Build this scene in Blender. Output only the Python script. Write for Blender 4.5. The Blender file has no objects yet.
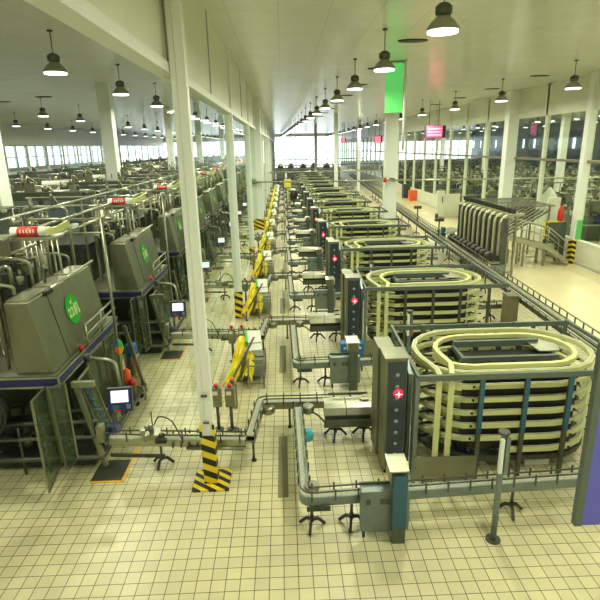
import bpy, math, random
from mathutils import Vector, Matrix
random.seed(7)
C = bpy.context.scene.collection
SC = bpy.context.scene
PI = math.pi

# ---------------------------------------------------------------- camera, world, exposure
CAMROT = ((0.999235866, 0.028580411, -0.026661658),
          (-0.033749946, 0.286874538, -0.957373459),
          (-0.019713576, 0.957541727, 0.287619915))
cam = bpy.data.cameras.new('gallery_camera')
cam.sensor_width = 36.0
cam.lens = 510.6 / 600 * 36.0
cam.clip_start = 0.05; cam.clip_end = 600
cam_ob = bpy.data.objects.new('gallery_camera', cam)
m4 = Matrix(CAMROT).to_4x4(); m4.translation = Vector((0, 0, 5.7))
cam_ob.matrix_world = m4
C.objects.link(cam_ob); SC.camera = cam_ob

w = bpy.data.worlds.new('daylight'); SC.world = w; w.use_nodes = True
bg = w.node_tree.nodes['Background']
bg.inputs[0].default_value = (0.86, 0.88, 1.0, 1); bg.inputs[1].default_value = 3.2

SC.view_settings.view_transform = 'Standard'
SC.view_settings.look = 'None'
SC.view_settings.gamma = 1
SC.view_settings.use_curve_mapping = False
SC.view_settings.exposure = 0.0
LAMP_COL = (1.0, 1.0, 0.73)
LAMP_W = 182.0          # watts of every near high bay lamp
CEIL = 8.6
FAR = 128.0
PITCH = 5.5
NROW = 15

# ---------------------------------------------------------------- materials
def mat(name, col, rough=0.5, metal=0.0, emit=None, es=0.0, bump=0.0, noise=0.0, nscale=6.0, spec=0.5):
    m = bpy.data.materials.new(name); m.use_nodes = True
    nt = m.node_tree; b = nt.nodes['Principled BSDF']
    b.inputs['Base Color'].default_value = (*col, 1)
    b.inputs['Roughness'].default_value = rough
    b.inputs['Metallic'].default_value = metal
    b.inputs['Specular IOR Level'].default_value = spec
    if emit:
        b.inputs['Emission Color'].default_value = (*emit, 1); b.inputs['Emission Strength'].default_value = es
    if noise > 0 or bump > 0:
        tc = nt.nodes.new('ShaderNodeTexCoord'); n = nt.nodes.new('ShaderNodeTexNoise')
        n.inputs['Scale'].default_value = nscale; n.inputs['Detail'].default_value = 4
        nt.links.new(tc.outputs['Object'], n.inputs['Vector'])
        if noise > 0:
            mp = nt.nodes.new('ShaderNodeMapRange')
            mp.inputs[3].default_value = 1 - noise; mp.inputs[4].default_value = 1 + noise
            mp.inputs[1].default_value = 0.3; mp.inputs[2].default_value = 0.7
            nt.links.new(n.outputs['Fac'], mp.inputs[0])
            mx = nt.nodes.new('ShaderNodeVectorMath'); mx.operation = 'SCALE'
            mx.inputs[0].default_value = col
            nt.links.new(mp.outputs[0], mx.inputs['Scale'])
            nt.links.new(mx.outputs[0], b.inputs['Base Color'])
        if bump > 0:
            bp = nt.nodes.new('ShaderNodeBump'); bp.inputs['Strength'].default_value = bump
            bp.inputs['Distance'].default_value = 0.02
            nt.links.new(n.outputs['Fac'], bp.inputs['Height']); nt.links.new(bp.outputs[0], b.inputs['Normal'])
    return m

def glass(name, tint, gloss=0.10, alpha=0.0, body=(0.5, 0.6, 0.5)):
    """clear pane: mostly transparent, a little mirror, an optional share of milky body colour"""
    m = bpy.data.materials.new(name); m.use_nodes = True
    nt = m.node_tree; out = nt.nodes['Material Output']; nt.nodes.remove(nt.nodes['Principled BSDF'])
    tr = nt.nodes.new('ShaderNodeBsdfTransparent'); tr.inputs[0].default_value = (*tint, 1)
    gl = nt.nodes.new('ShaderNodeBsdfGlossy'); gl.inputs['Roughness'].default_value = 0.04
    df = nt.nodes.new('ShaderNodeBsdfDiffuse'); df.inputs[0].default_value = (*body, 1)
    a = nt.nodes.new('ShaderNodeMixShader'); a.inputs[0].default_value = alpha
    nt.links.new(tr.outputs[0], a.inputs[1]); nt.links.new(df.outputs[0], a.inputs[2])
    fr = nt.nodes.new('ShaderNodeFresnel'); fr.inputs[0].default_value = 1.35
    sc = nt.nodes.new('ShaderNodeMath'); sc.operation = 'MULTIPLY_ADD'; sc.inputs[1].default_value = 0.10; sc.use_clamp = True; sc.inputs[2].default_value = gloss * 0.1
    nt.links.new(fr.outputs[0], sc.inputs[0])
    b = nt.nodes.new('ShaderNodeMixShader'); nt.links.new(sc.outputs[0], b.inputs[0])
    nt.links.new(a.outputs[0], b.inputs[1]); nt.links.new(gl.outputs[0], b.inputs[2])
    nt.links.new(b.outputs[0], out.inputs[0])
    return m

def tile_mat(name, c1, c2, grout, size, mortar, rough, off=(0, 0), noise_amt=0.10):
    m = bpy.data.materials.new(name); m.use_nodes = True
    nt = m.node_tree; b = nt.nodes['Principled BSDF']; b.inputs['Roughness'].default_value = rough
    tc = nt.nodes.new('ShaderNodeNewGeometry')
    mp = nt.nodes.new('ShaderNodeMapping'); mp.inputs['Location'].default_value = (off[0], off[1], 0)
    br = nt.nodes.new('ShaderNodeTexBrick'); br.offset = 0; br.squash = 1
    br.inputs['Color1'].default_value = (*c1, 1); br.inputs['Color2'].default_value = (*c2, 1)
    br.inputs['Mortar'].default_value = (*grout, 1)
    br.inputs['Scale'].default_value = 1; br.inputs['Mortar Size'].default_value = mortar
    br.inputs['Mortar Smooth'].default_value = 0.2
    br.inputs['Brick Width'].default_value = size; br.inputs['Row Height'].default_value = size
    nt.links.new(tc.outputs['Position'], mp.inputs[0]); nt.links.new(mp.outputs[0], br.inputs['Vector'])
    n = nt.nodes.new('ShaderNodeTexNoise'); n.inputs['Scale'].default_value = 0.9; n.inputs['Detail'].default_value = 5
    nt.links.new(tc.outputs['Position'], n.inputs['Vector'])
    mr = nt.nodes.new('ShaderNodeMapRange'); mr.inputs[1].default_value = 0.3; mr.inputs[2].default_value = 0.7
    mr.inputs[3].default_value = 1 - noise_amt; mr.inputs[4].default_value = 1 + noise_amt
    nt.links.new(n.outputs['Fac'], mr.inputs[0])
    v = nt.nodes.new('ShaderNodeVectorMath'); v.operation = 'SCALE'
    nt.links.new(br.outputs['Color'], v.inputs[0]); nt.links.new(mr.outputs[0], v.inputs['Scale'])
    nt.links.new(v.outputs[0], b.inputs['Base Color'])
    return m

def stripe_mat(name, c1, c2, d, width):
    m = bpy.data.materials.new(name); m.use_nodes = True
    nt = m.node_tree; b = nt.nodes['Principled BSDF']; b.inputs['Roughness'].default_value = 0.45
    tc = nt.nodes.new('ShaderNodeTexCoord')
    dot = nt.nodes.new('ShaderNodeVectorMath'); dot.operation = 'DOT_PRODUCT'; dot.inputs[1].default_value = d
    nt.links.new(tc.outputs['Object'], dot.inputs[0])
    dv = nt.nodes.new('ShaderNodeMath'); dv.operation = 'DIVIDE'; dv.inputs[1].default_value = width
    fr = nt.nodes.new('ShaderNodeMath'); fr.operation = 'FRACT'
    gt = nt.nodes.new('ShaderNodeMath'); gt.operation = 'GREATER_THAN'; gt.inputs[1].default_value = 0.5
    nt.links.new(dot.outputs['Value'], dv.inputs[0]); nt.links.new(dv.outputs[0], fr.inputs[0]); nt.links.new(fr.outputs[0], gt.inputs[0])
    mx = nt.nodes.new('ShaderNodeMix'); mx.data_type = 'RGBA'
    mx.inputs['A'].default_value = (*c1, 1); mx.inputs['B'].default_value = (*c2, 1)
    nt.links.new(gt.outputs[0], mx.inputs['Factor']); nt.links.new(mx.outputs['Result'], b.inputs['Base Color'])
    return m

M = {}
M['floor_tile'] = tile_mat('cream_floor_tile', (0.65, 0.605, 0.38), (0.575, 0.535, 0.335), (0.13, 0.12, 0.07), 0.2, 0.0065, 0.32, (-0.06, -0.07))
M['floor_plain'] = tile_mat('plain_beige_floor', (0.74, 0.66, 0.42), (0.72, 0.645, 0.41), (0.66, 0.59, 0.37), 1.2, 0.004, 0.3, noise_amt=0.04)
M['ceiling'] = tile_mat('white_ceiling_panel', (0.72, 0.74, 0.68), (0.69, 0.72, 0.66), (0.45, 0.47, 0.42), 1.15, 0.006, 0.22, noise_amt=0.04)
M['wall'] = mat('cream_white_panel', (0.74, 0.76, 0.64), 0.4, noise=0.03, nscale=1)
M['white'] = mat('white_painted_steel', (0.82, 0.86, 0.84), 0.38)
M['steel'] = mat('brushed_stainless_steel', (0.29, 0.295, 0.225), 0.34, 0.85, noise=0.10, nscale=3)
M['steel_lt'] = mat('bright_stainless_steel', (0.42, 0.43, 0.33), 0.30, 0.75, noise=0.08, nscale=4)
M['steel_dk'] = mat('dull_dark_steel', (0.11, 0.12, 0.10), 0.42, 0.6, noise=0.2, nscale=4)
M['hood'] = mat('satin_hood_steel', (0.24, 0.25, 0.18), 0.42, 0.7, noise=0.10, nscale=2)
M['gunmetal'] = mat('grey_green_frame_paint', (0.13, 0.165, 0.15), 0.45, 0.3)
M['belt'] = mat('pale_yellow_green_plastic', (0.62, 0.64, 0.30), 0.42)
M['chute'] = mat('dull_cream_chute', (0.55, 0.53, 0.33), 0.4, 0.2)
M['chain'] = mat('white_chain_belt', (0.44, 0.46, 0.38), 0.5, noise=0.25, nscale=40)
M['black'] = mat('black_plastic', (0.018, 0.02, 0.02), 0.45)
M['dark'] = mat('dark_machinery_paint', (0.05, 0.06, 0.05), 0.5, 0.2, noise=0.4, nscale=9)
M['navy'] = mat('navy_blue_band', (0.015, 0.022, 0.13), 0.4)
M['teal'] = mat('teal_blue', (0.03, 0.115, 0.19), 0.35)
M['blue'] = mat('blue_plastic', (0.03, 0.15, 0.42), 0.4)
M['cyan'] = mat('cyan_cloth', (0.06, 0.42, 0.55), 0.6)
M['bluegrey'] = mat('blue_grey_steel', (0.20, 0.25, 0.25), 0.4, 0.45, noise=0.1)
M['chute2'] = mat('pale_steel_chute', (0.50, 0.50, 0.38), 0.35, 0.4)
M['cabinet'] = mat('dark_blue_grey_door', (0.055, 0.075, 0.095), 0.25, 0.3, noise=0.15, nscale=2)
M['yellow'] = mat('yellow_plastic_sheet', (0.76, 0.62, 0.02), 0.42, bump=0.6, noise=0.12, nscale=7)
M['paleyellow'] = mat('yellow_box', (0.80, 0.70, 0.10), 0.5)
M['red'] = mat('red_plastic', (0.62, 0.02, 0.03), 0.35)
M['redlabel'] = mat('red_printed_wrap', (0.60, 0.03, 0.03), 0.4)
M['orange'] = mat('orange_red_bin', (0.80, 0.12, 0.03), 0.4)
M['green'] = mat('bright_green_sticker', (0.02, 0.42, 0.03), 0.4)
M['greenplastic'] = mat('light_green_plastic', (0.12, 0.55, 0.16), 0.4)
M['lime'] = mat('pale_lime_print', (0.66, 0.85, 0.45), 0.4)
M['screen'] = mat('lit_touch_screen', (0.8, 0.85, 0.9), 0.3, emit=(0.85, 0.9, 1.0), es=0.75)
M['redlamp'] = mat('lit_red_lamp', (0.8, 0.02, 0.05), 0.3, emit=(1, 0.02, 0.08), es=0.9)
M['flash'] = mat('white_hot_lamp_core', (1, 0.8, 0.85), 0.3, emit=(1, 0.75, 0.85), es=1.6)
M['led'] = mat('pink_red_lit_display', (0.8, 0.1, 0.25), 0.4, emit=(1, 0.10, 0.26), es=0.9)
M['ledtext'] = mat('pale_pink_lit_text', (1, 0.6, 0.7), 0.4, emit=(1, 0.42, 0.55), es=1.0)
M['lamp'] = mat('glowing_lamp_lens', (1, 1, 1), 0.3, emit=(1, 1, 0.93), es=6.0)
M['shade'] = mat('grey_lamp_shade', (0.35, 0.36, 0.30), 0.35, 0.5)
M['dots'] = mat('pale_vent_dot', (0.40, 0.46, 0.48), 0.4, 0.3)
M['mesh'] = mat('perforated_grey_guard', (0.26, 0.30, 0.28), 0.45, 0.5, noise=0.2, nscale=20)
M['paper'] = mat('white_sheet', (0.80, 0.82, 0.76), 0.5)
M['brown'] = mat('brown_grey_guard_box', (0.22, 0.20, 0.12), 0.45, 0.35)
M['greycab'] = mat('grey_green_cabinet', (0.10, 0.125, 0.105), 0.4, 0.3, noise=0.1, nscale=2)
M['whitepart'] = mat('white_cabinet_paint', (0.72, 0.75, 0.64), 0.4)
M['purple'] = mat('lilac_blue_reflection', (0.13, 0.13, 0.62), 0.5)
M['reflect_green'] = mat('glowing_green_reflection', (0.12, 0.62, 0.15), 0.5, emit=(0.15, 0.8, 0.2), es=0.45)
M['stripe_col'] = stripe_mat('yellow_black_hazard_wrap', (0.80, 0.60, 0.02), (0.012, 0.012, 0.01), (0.45, 0.3, 1.0), 0.25)
M['stripe_pad'] = stripe_mat('yellow_black_hazard_floor', (0.80, 0.60, 0.02), (0.012, 0.012, 0.01), (0.75, 1.0, 0.0), 0.21)
M['greengrass'] = mat('green_floor_paint', (0.05, 0.30, 0.10), 0.6)
M['matdark'] = mat('dark_drain_grating', (0.05, 0.055, 0.04), 0.6)
M['amber'] = mat('amber_yellow_edging', (0.80, 0.45, 0.03), 0.5)
M['curtain'] = mat('bluish_dark_cladding', (0.10, 0.13, 0.17), 0.5)
M['pane'] = glass('clear_partition_glass', (0.93, 0.97, 0.93), 0.10)
M['pane_r'] = glass('right_partition_glass', (0.93, 0.97, 0.93), 0.12)
M['doorglass'] = glass('greenish_machine_glass', (0.68, 0.78, 0.64), 0.3, 0.14, (0.26, 0.30, 0.22))
M['winframe'] = mat('grey_window_profile', (0.50, 0.53, 0.52), 0.4, 0.2)

# ---------------------------------------------------------------- geometry helpers
class MB:
    def __init__(s): s.v = []; s.f = []; s.sm = []
    def _add(s, vs, fs, smooth=False):
        o = len(s.v); s.v += [tuple(v) for v in vs]
        s.f += [tuple(i + o for i in f) for f in fs]; s.sm += [smooth] * len(fs); return s
    def box(s, x0, x1, y0, y1, z0, z1):
        vs = [(x, y, z) for z in (z0, z1) for y in (y0, y1) for x in (x0, x1)]
        return s._add(vs, [(0, 2, 3, 1), (4, 5, 7, 6), (0, 1, 5, 4), (2, 6, 7, 3), (0, 4, 6, 2), (1, 3, 7, 5)])
    def cbox(s, c, d, rz=0.0, rx=0.0, ry=0.0):
        R = Matrix.Rotation(rz, 3, 'Z') @ Matrix.Rotation(rx, 3, 'X') @ Matrix.Rotation(ry, 3, 'Y')
        vs = [Vector(c) + R @ Vector((sx * d[0] / 2, sy * d[1] / 2, sz * d[2] / 2)) for sz in (-1, 1) for sy in (-1, 1) for sx in (-1, 1)]
        return s._add(vs, [(0, 2, 3, 1), (4, 5, 7, 6), (0, 1, 5, 4), (2, 6, 7, 3), (0, 4, 6, 2), (1, 3, 7, 5)])
    def prism(s, poly, y0, y1):                     # XZ polygon pushed along Y
        n = len(poly); vs = [(x, y0, z) for x, z in poly] + [(x, y1, z) for x, z in poly]
        fs = [tuple(range(n)), tuple(range(2 * n - 1, n - 1, -1))] + [(i, i + n, (i + 1) % n + n, (i + 1) % n) for i in range(n)]
        return s._add(vs, fs)
    def prism_x(s, poly, x0, x1):                   # YZ polygon pushed along X
        n = len(poly); vs = [(x0, y, z) for y, z in poly] + [(x1, y, z) for y, z in poly]
        fs = [tuple(range(n)), tuple(range(2 * n - 1, n - 1, -1))] + [(i, i + n, (i + 1) % n + n, (i + 1) % n) for i in range(n)]
        return s._add(vs, fs)
    def slab(s, poly, z0, z1):                      # XY polygon pushed along Z
        n = len(poly); vs = [(x, y, z0) for x, y in poly] + [(x, y, z1) for x, y in poly]
        fs = [tuple(range(n - 1, -1, -1)), tuple(range(n, 2 * n))] + [(i, (i + 1) % n, (i + 1) % n + n, i + n) for i in range(n)]
        return s._add(vs, fs)
    def plate(s, pts, t):                           # planar 3D quad with thickness t
        p = [Vector(q) for q in pts]; n = (p[1] - p[0]).cross(p[2] - p[0]).normalized() * t / 2
        k = len(p); vs = [q - n for q in p] + [q + n for q in p]
        fs = [tuple(range(k - 1, -1, -1)), tuple(range(k, 2 * k))] + [(i, (i + 1) % k, (i + 1) % k + k, i + k) for i in range(k)]
        return s._add(vs, fs)
    def sweep(s, path, prof, closed=False, smooth=False, cap=True):
        P = [Vector(p) for p in path]; n = len(P); m = len(prof); vs = []; side = None
        for i in range(n):
            a = P[i - 1] if (i > 0 or closed) else P[i]; b = P[(i + 1) % n] if (i < n - 1 or closed) else P[i]
            t1 = (P[i] - a); t2 = (b - P[i])
            t1 = t1.normalized() if t1.length > 1e-6 else t2.normalized()
            t2 = t2.normalized() if t2.length > 1e-6 else t1
            t = (t1 + t2); t = t.normalized() if t.length > 1e-6 else t2
            sd = t.cross(Vector((0, 0, 1)))
            if sd.length < 0.05:
                if side is None:                     # vertical start: take the side of the first level stretch
                    sd = Vector((1, 0, 0))
                    for j in range(1, n):
                        q = (P[j] - P[j - 1]).cross(Vector((0, 0, 1)))
                        if q.length > 1e-3: sd = q; break
                else: sd = side
            sd.normalize()
            if side is not None and sd.dot(side) < 0 and abs(t.z) > 0.7: sd = -sd
            side = sd; up = sd.cross(t).normalized()
            k = min(1.6, 1 / max(0.3, t.dot(t2)))
            for u, q in prof:
                vs.append(P[i] + sd * u * (k if abs(t1.z) < 0.7 and abs(t2.z) < 0.7 else 1) + up * q)
        fs = []
        for i in range(n if closed else n - 1):
            j = (i + 1) % n
            for a in range(m):
                b = (a + 1) % m; fs.append((i * m + a, i * m + b, j * m + b, j * m + a))
        s._add(vs, fs, smooth)
        if cap and not closed:
            o = len(s.v) - n * m
            s.f += [tuple(o + a for a in range(m - 1, -1, -1)), tuple(o + (n - 1) * m + a for a in range(m))]; s.sm += [False, False]
        return s
    def tube(s, path, r, n=8, closed=False):
        return s.sweep(path, [(r * math.cos(2 * PI * k / n), r * math.sin(2 * PI * k / n)) for k in range(n)], closed, True)
    def bar(s, path, w, h, closed=False):
        return s.sweep(path, [(-w / 2, -h / 2), (w / 2, -h / 2), (w / 2, h / 2), (-w / 2, h / 2)], closed)
    def lathe(s, c, prof, n=16, axis='z'):
        vs = []; m = len(prof)
        for r, h in prof:
            for k in range(n):
                a = 2 * PI * k / n; x, y = r * math.cos(a), r * math.sin(a)
                if axis == 'z': p = (c[0] + x, c[1] + y, c[2] + h)
                elif axis == 'y': p = (c[0] + x, c[1] + h, c[2] + y)
                else: p = (c[0] + h, c[1] + x, c[2] + y)
                vs.append(p)
        fs = [(i * n + k, i * n + (k + 1) % n, (i + 1) * n + (k + 1) % n, (i + 1) * n + k) for i in range(m - 1) for k in range(n)]
        s._add(vs, fs, True)
        o = len(s.v) - n * m
        s.f += [tuple(o + k for k in range(n - 1, -1, -1)), tuple(o + (m - 1) * n + k for k in range(n))]; s.sm += [False, False]
        return s
    def cyl(s, c, r, h, n=16, axis='z'): return s.lathe(c, [(r, 0), (r, h)], n, axis)
    def build(s, name, material, parent=None, bevel=0.0, flip=False):
        me = bpy.data.meshes.new(name)
        off = parent_origin(parent)
        me.from_pydata([(v[0] - off[0], v[1] - off[1], v[2] - off[2]) for v in s.v], [], s.f)
        me.polygons.foreach_set('use_smooth', s.sm); me.update()
        import bmesh
        bm = bmesh.new(); bm.from_mesh(me); bmesh.ops.recalc_face_normals(bm, faces=bm.faces); bm.to_mesh(me); bm.free()
        me.materials.append(material if not isinstance(material, str) else M[material])
        o = bpy.data.objects.new(name, me); C.objects.link(o)
        if parent is not None: o.parent = parent
        if bevel > 0:
            b = o.modifiers.new('soft_edges', 'BEVEL'); b.width = bevel; b.segments = 2; b.limit_method = 'ANGLE'
        return o

def parent_origin(p):
    v = Vector((0, 0, 0))
    while p is not None: v += p.location; p = p.parent
    return v

def fillet(pts, r, n=5):
    out = [Vector(pts[0])]
    for i in range(1, len(pts) - 1):
        a, b, c = Vector(pts[i - 1]), Vector(pts[i]), Vector(pts[i + 1])
        d1 = (a - b); d2 = (c - b); rr = min(r, d1.length * 0.49, d2.length * 0.49)
        p0 = b + d1.normalized() * rr; p1 = b + d2.normalized() * rr
        for k in range(n + 1):
            t = k / n; out.append(p0 * (1 - t) ** 2 + b * 2 * t * (1 - t) + p1 * t * t)
    out.append(Vector(pts[-1])); return out

def tag(o, label, cat, group=None, kind=None):
    o['label'] = label; o['category'] = cat
    if group: o['group'] = group
    if kind: o['kind'] = kind
    return o
def thing(name, loc, label, cat, group=None):
    o = bpy.data.objects.new(name, None); o.location = loc; o.empty_display_size = 0.2; C.objects.link(o)
    return tag(o, label, cat, group)
def struct(name, mb, material, bevel=0):
    o = mb.build(name, material, None, bevel); o['kind'] = 'structure'; return o
def copy_tree(o, parent=None):
    c = o.copy(); C.objects.link(c)
    if parent is not None: c.parent = parent
    for ch in list(o.children):
        if ch.name in C.objects: copy_tree(ch, c)
    return c
ORD = ['nearest', 'second', 'third', 'fourth', 'fifth', 'sixth', 'seventh', 'eighth', 'ninth', 'tenth', 'eleventh', 'twelfth', 'thirteenth', 'fourteenth', 'fifteenth', 'sixteenth', 'seventeenth', 'eighteenth', 'nineteenth', 'twentieth', 'twenty-first', 'twenty-second', 'twenty-third', 'twenty-fourth', 'twenty-fifth', 'twenty-sixth', 'twenty-seventh', 'twenty-eighth']
def rows(proto, n, labelf, group, first=0, pitch=PITCH, drift=0.0, offs={}):
    """copies of a thing, one per production row, going away from the camera"""
    out = [proto]
    proto['group'] = group
    for k in range(1, n):
        c = copy_tree(proto); c.location = proto.location + Vector((drift * k, pitch * k + offs.get(k, 0), 0))
        c['label'] = labelf(k); out.append(c)
    proto['label'] = labelf(0)
    return out

# ================================================================= THE SETTING
YB = -3.0
XL, XR, XW = -42.0, 46.0, 14.1
struct('floor', MB().box(XL, 8.95, YB, FAR, -0.2, 0.0), 'floor_tile')
struct('floor', MB().box(8.95, XR, YB, FAR, -0.2, 0.0), 'floor_plain')
struct('ceiling', MB().box(XL, XR, YB, FAR, CEIL, CEIL + 0.2), 'ceiling')
struct('wall_back', MB().box(XL, XR, YB - 0.2, YB, 0, CEIL), 'wall')

def glazed_wall_y(name, y, x0, x1, z0, z1, step, paneM, mull=0.16):
    """a wall facing the camera: solid below z0 and above z1, glazing between"""
    if z0 > 0: struct('wall_far', MB().box(x0, x1, y, y + 0.15, 0, z0), 'wall')
    struct('wall_far', MB().box(x0, x1, y, y + 0.15, z1, CEIL), 'wall')
    fr = MB(); x = x0
    while x <= x1 + 0.01: fr.box(x - mull / 2, x + mull / 2, y - 0.05, y + 0.2, z0, z1); x += step
    fr.box(x0, x1, y - 0.04, y + 0.18, (z0 + z1) / 2 - 0.05, (z0 + z1) / 2 + 0.05)
    o = struct('window_1', MB().box(x0, x1, y + 0.06, y + 0.08, z0, z1), paneM)
    f = fr.build('window_frame', 'winframe', o)
    return o
glazed_wall_y('far', FAR, -2, XW, 0.9, 8.0, 2.6, 'pane')
glazed_wall_y('far', FAR, XL, -2, 2.0, 7.2, 3.2, 'pane')
glazed_wall_y('far', FAR, XW, XR, 2.2, 6.4, 3.2, 'pane')

# left outer wall with its band of daylight windows
struct('wall_left', MB().box(XL - 0.2, XL, YB, FAR, 0, 3.4), 'wall')
struct('wall_left', MB().box(XL - 0.2, XL, YB, FAR, 6.6, CEIL), 'wall')
lw = struct('window_2', MB().box(XL - 0.11, XL - 0.09, YB, FAR, 3.4, 6.6), 'pane')
fr = MB(); y = YB
while y < FAR: fr.box(XL - 0.22, XL + 0.04, y - 0.25, y + 0.25, 3.4, 6.6); y += 3.4
fr.box(XL - 0.2, XL + 0.02, YB, FAR, 4.9, 5.05); fr.build('window_frame', 'winframe', lw)
# left hall glazed screen in front of it
struct('wall_left', MB().box(-28.15, -28, YB, FAR, 6.45, CEIL), 'wall')
sc_ = struct('window_3', MB().box(-28.08, -28.06, YB, FAR, 0.0, 6.45), 'pane')
fr = MB(); y = 2.0
while y < FAR: fr.box(-28.16, -27.98, y - 0.09, y + 0.09, 0, 6.45); y += 4.8
fr.box(-28.16, -27.96, YB, FAR, 3.55, 3.75); fr.build('window_frame', 'white', sc_)
# right outer wall
struct('wall_right', MB().box(XR, XR + 0.2, YB, FAR, 0, 4.6), 'curtain')
struct('wall_right', MB().box(XR, XR + 0.2, YB, FAR, 6.2, CEIL), 'curtain')
rw = struct('window_4', MB().box(XR + 0.09, XR + 0.11, YB, FAR, 4.6, 6.2), 'pane')
fr = MB(); y = YB
while y < FAR: fr.box(XR - 0.04, XR + 0.22, y - 1.6, y + 1.6, 4.6, 6.2); y += 4.4
fr.build('window_frame', 'curtain', rw)

# ---- glass partition on the left of the centre aisle (x = -1.65)
struct('wall_left', MB().box(-1.72, -1.60, YB, FAR, 6.86, CEIL), 'wall')
struct('trim_1', MB().box(-1.78, -1.54, YB, FAR, 6.72, 6.86), 'white')
struct('window_5', MB().box(-1.67, -1.65, 8.0, FAR, 0.78, 6.72), 'pane')
jt = MB()
for k in range(-2, 26):
    jt.box(-1.595, -1.57, 8.0 + 4.6 * k, 8.05 + 4.6 * k, 6.86, CEIL)
struct('trim_2', jt, 'winframe')

# ---- right partition (x = 14.1): low wall, glazing, header
struct('wall_right', MB().box(XW - 0.1, XW + 0.1, YB, FAR, 0, 1.12), 'wall')
struct('wall_right', MB().box(XW - 0.1, XW + 0.1, YB, FAR, 7.02, CEIL), 'wall')
struct('window_6', MB().box(XW - 0.015, XW + 0.015, YB, FAR, 1.12, 7.02), 'pane_r')
fr = MB(); y = 4.15
while y < FAR: fr.box(XW - 0.1, XW + 0.1, y - 0.085, y + 0.085, 1.12, CEIL - 0.01); y += 4.0
struct('trim_3', fr, 'whitepart')
struct('trim_4', MB().box(XW - 0.13, XW + 0.13, YB, FAR, 4.72, 4.84), 'brown')
struct('trim_5', MB().box(XW - 0.12, XW + 0.12, YB, FAR, 1.06, 1.16), 'whitepart')
struct('baseboard_right', MB().box(XW - 0.14, XW - 0.10, YB, FAR, 0, 0.1), 'winframe')

# ---- columns
def column(name, x, y, wx, wy, label, top=CEIL, groove=False, wrap=None, pad=False, group=None, plate_h=0.0):
    t = thing(name, (x, y, 0), label, 'column', group)
    s = MB()
    if groove:   # rolled profile with two vertical grooves
        a, b = wx / 2, wy / 2
        s.box(x - a + 0.01, x + a - 0.01, y - b + 0.02, y + b - 0.02, 0, top - 0.01)
        s.box(x - a, x - a * 0.30, y - b + 0.006, y + b - 0.006, 0, top); s.box(x - a * 0.22, x + a, y - b + 0.006, y + b - 0.006, 0, top)
    else: s.box(x - wx / 2, x + wx / 2, y - wy / 2, y + wy / 2, 0, top)
    s.build('shaft', 'white', t, 0.012 if not groove else 0)
    if wrap:
        g = 0.012; s = MB().box(x - wx / 2 - g, x + wx / 2 + g, y - wy / 2 - g, y + wy / 2 + g, wrap[0], wrap[1])
        s.build('hazard_wrap', 'stripe_col', t)
    if pad:
        s = MB().box(x - 0.31, x + 0.33, y - 0.30, y + 0.30, 0.0, 0.035); s.build('hazard_base', 'stripe_pad', t)
    return t
c1 = column('support_column', -1.42, 7.87, 0.21, 0.20, 'nearest white steel column with yellow and black striped foot and pad', groove=True, wrap=(0.03, 0.98), pad=True)
MB().cbox((-1.42, 7.74, 1.75), (0.10, 0.03, 0.035)).cbox((-1.42, 7.74, 1.25), (0.10, 0.03, 0.03)).build('bracket', 'steel_dk', c1)
MB().prism_x([(7.74, 0.96), (7.76, 0.96), (7.76, 1.20), (7.74, 1.20)], -1.55, -1.505).build('wrap_flap', 'stripe_col', c1)
MB().prism_x([(7.74, 0.96), (7.76, 0.96), (7.76, 1.20), (7.74, 1.20)], -1.33, -1.29).build('wrap_flap', 'stripe_col', c1)
column('support_column', -1.66, 17.1, 0.25, 0.25, 'second white partition column with striped black and yellow foot', wrap=(0.0, 0.95), groove=True)
column('support_column', -1.66, 25.6, 0.25, 0.25, 'slim third white column of the left glass partition', groove=True, wrap=(0, 0.9))
column('support_column', -1.62, 33.0, 0.68, 0.68, 'broad white column at the left end of the long cross pipe', wrap=(0.65, 1.35))
for k, yy in enumerate((34.2, 43.5, 52.0, 60.5, 69.0, 78.0, 88.0, 98.0, 110.0)):
    if k == 0: continue
    column('partition_post', -1.66, yy, 0.25, 0.25, 'white partition post number %s beyond the broad left column' % ORD[k].replace('nearest', 'first'), group='far posts of the left partition')
column('support_column', -8.0, 14.7, 0.60, 0.60, 'broad grey white column at the left edge of the picture')
column('support_column', -8.0, 25.2, 0.55, 0.55, 'broad pale column behind the left filling machines, right of the edge one')
column('support_column', -8.0, 38.5, 0.45, 0.45, 'pale column deep in the left hall, far behind the second filler')
column('support_column', -8.0, 52.0, 0.55, 0.55, 'far pale column of the left hall seen beside the nearest white column')
column('support_column', -7.6, 68.0, 0.55, 0.55, 'farthest pale column of the left hall')
column('support_column', 6.9, 33.55, 0.80, 0.62, 'broad white column standing right of the spiral conveyors, cross pipe clamped to it')
column('support_column', 5.1, 50.2, 0.36, 0.36, 'slim column rising from the spiral conveyor row in mid hall')
column('support_column', 9.4, 65.0, 0.36, 0.36, 'dark slim column in front of the far windows, right of mid hall')
column('support_column', 5.3, 84.0, 0.40, 0.40, 'small far column in front of the bright end windows')
column('support_column', 13.75, 31.8, 0.62, 0.62, 'wide cream column on the right glass wall behind the case packer')
c = column('support_column', 14.0, 24.0, 0.36, 0.36, 'cream column right of the stairs with green plate and striped foot', wrap=(0.0, 1.15))
MB().box(13.90, 14.16, 23.79, 23.82, 1.2, 2.1).build('green_sign_plate', 'greenplastic', c)

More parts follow.
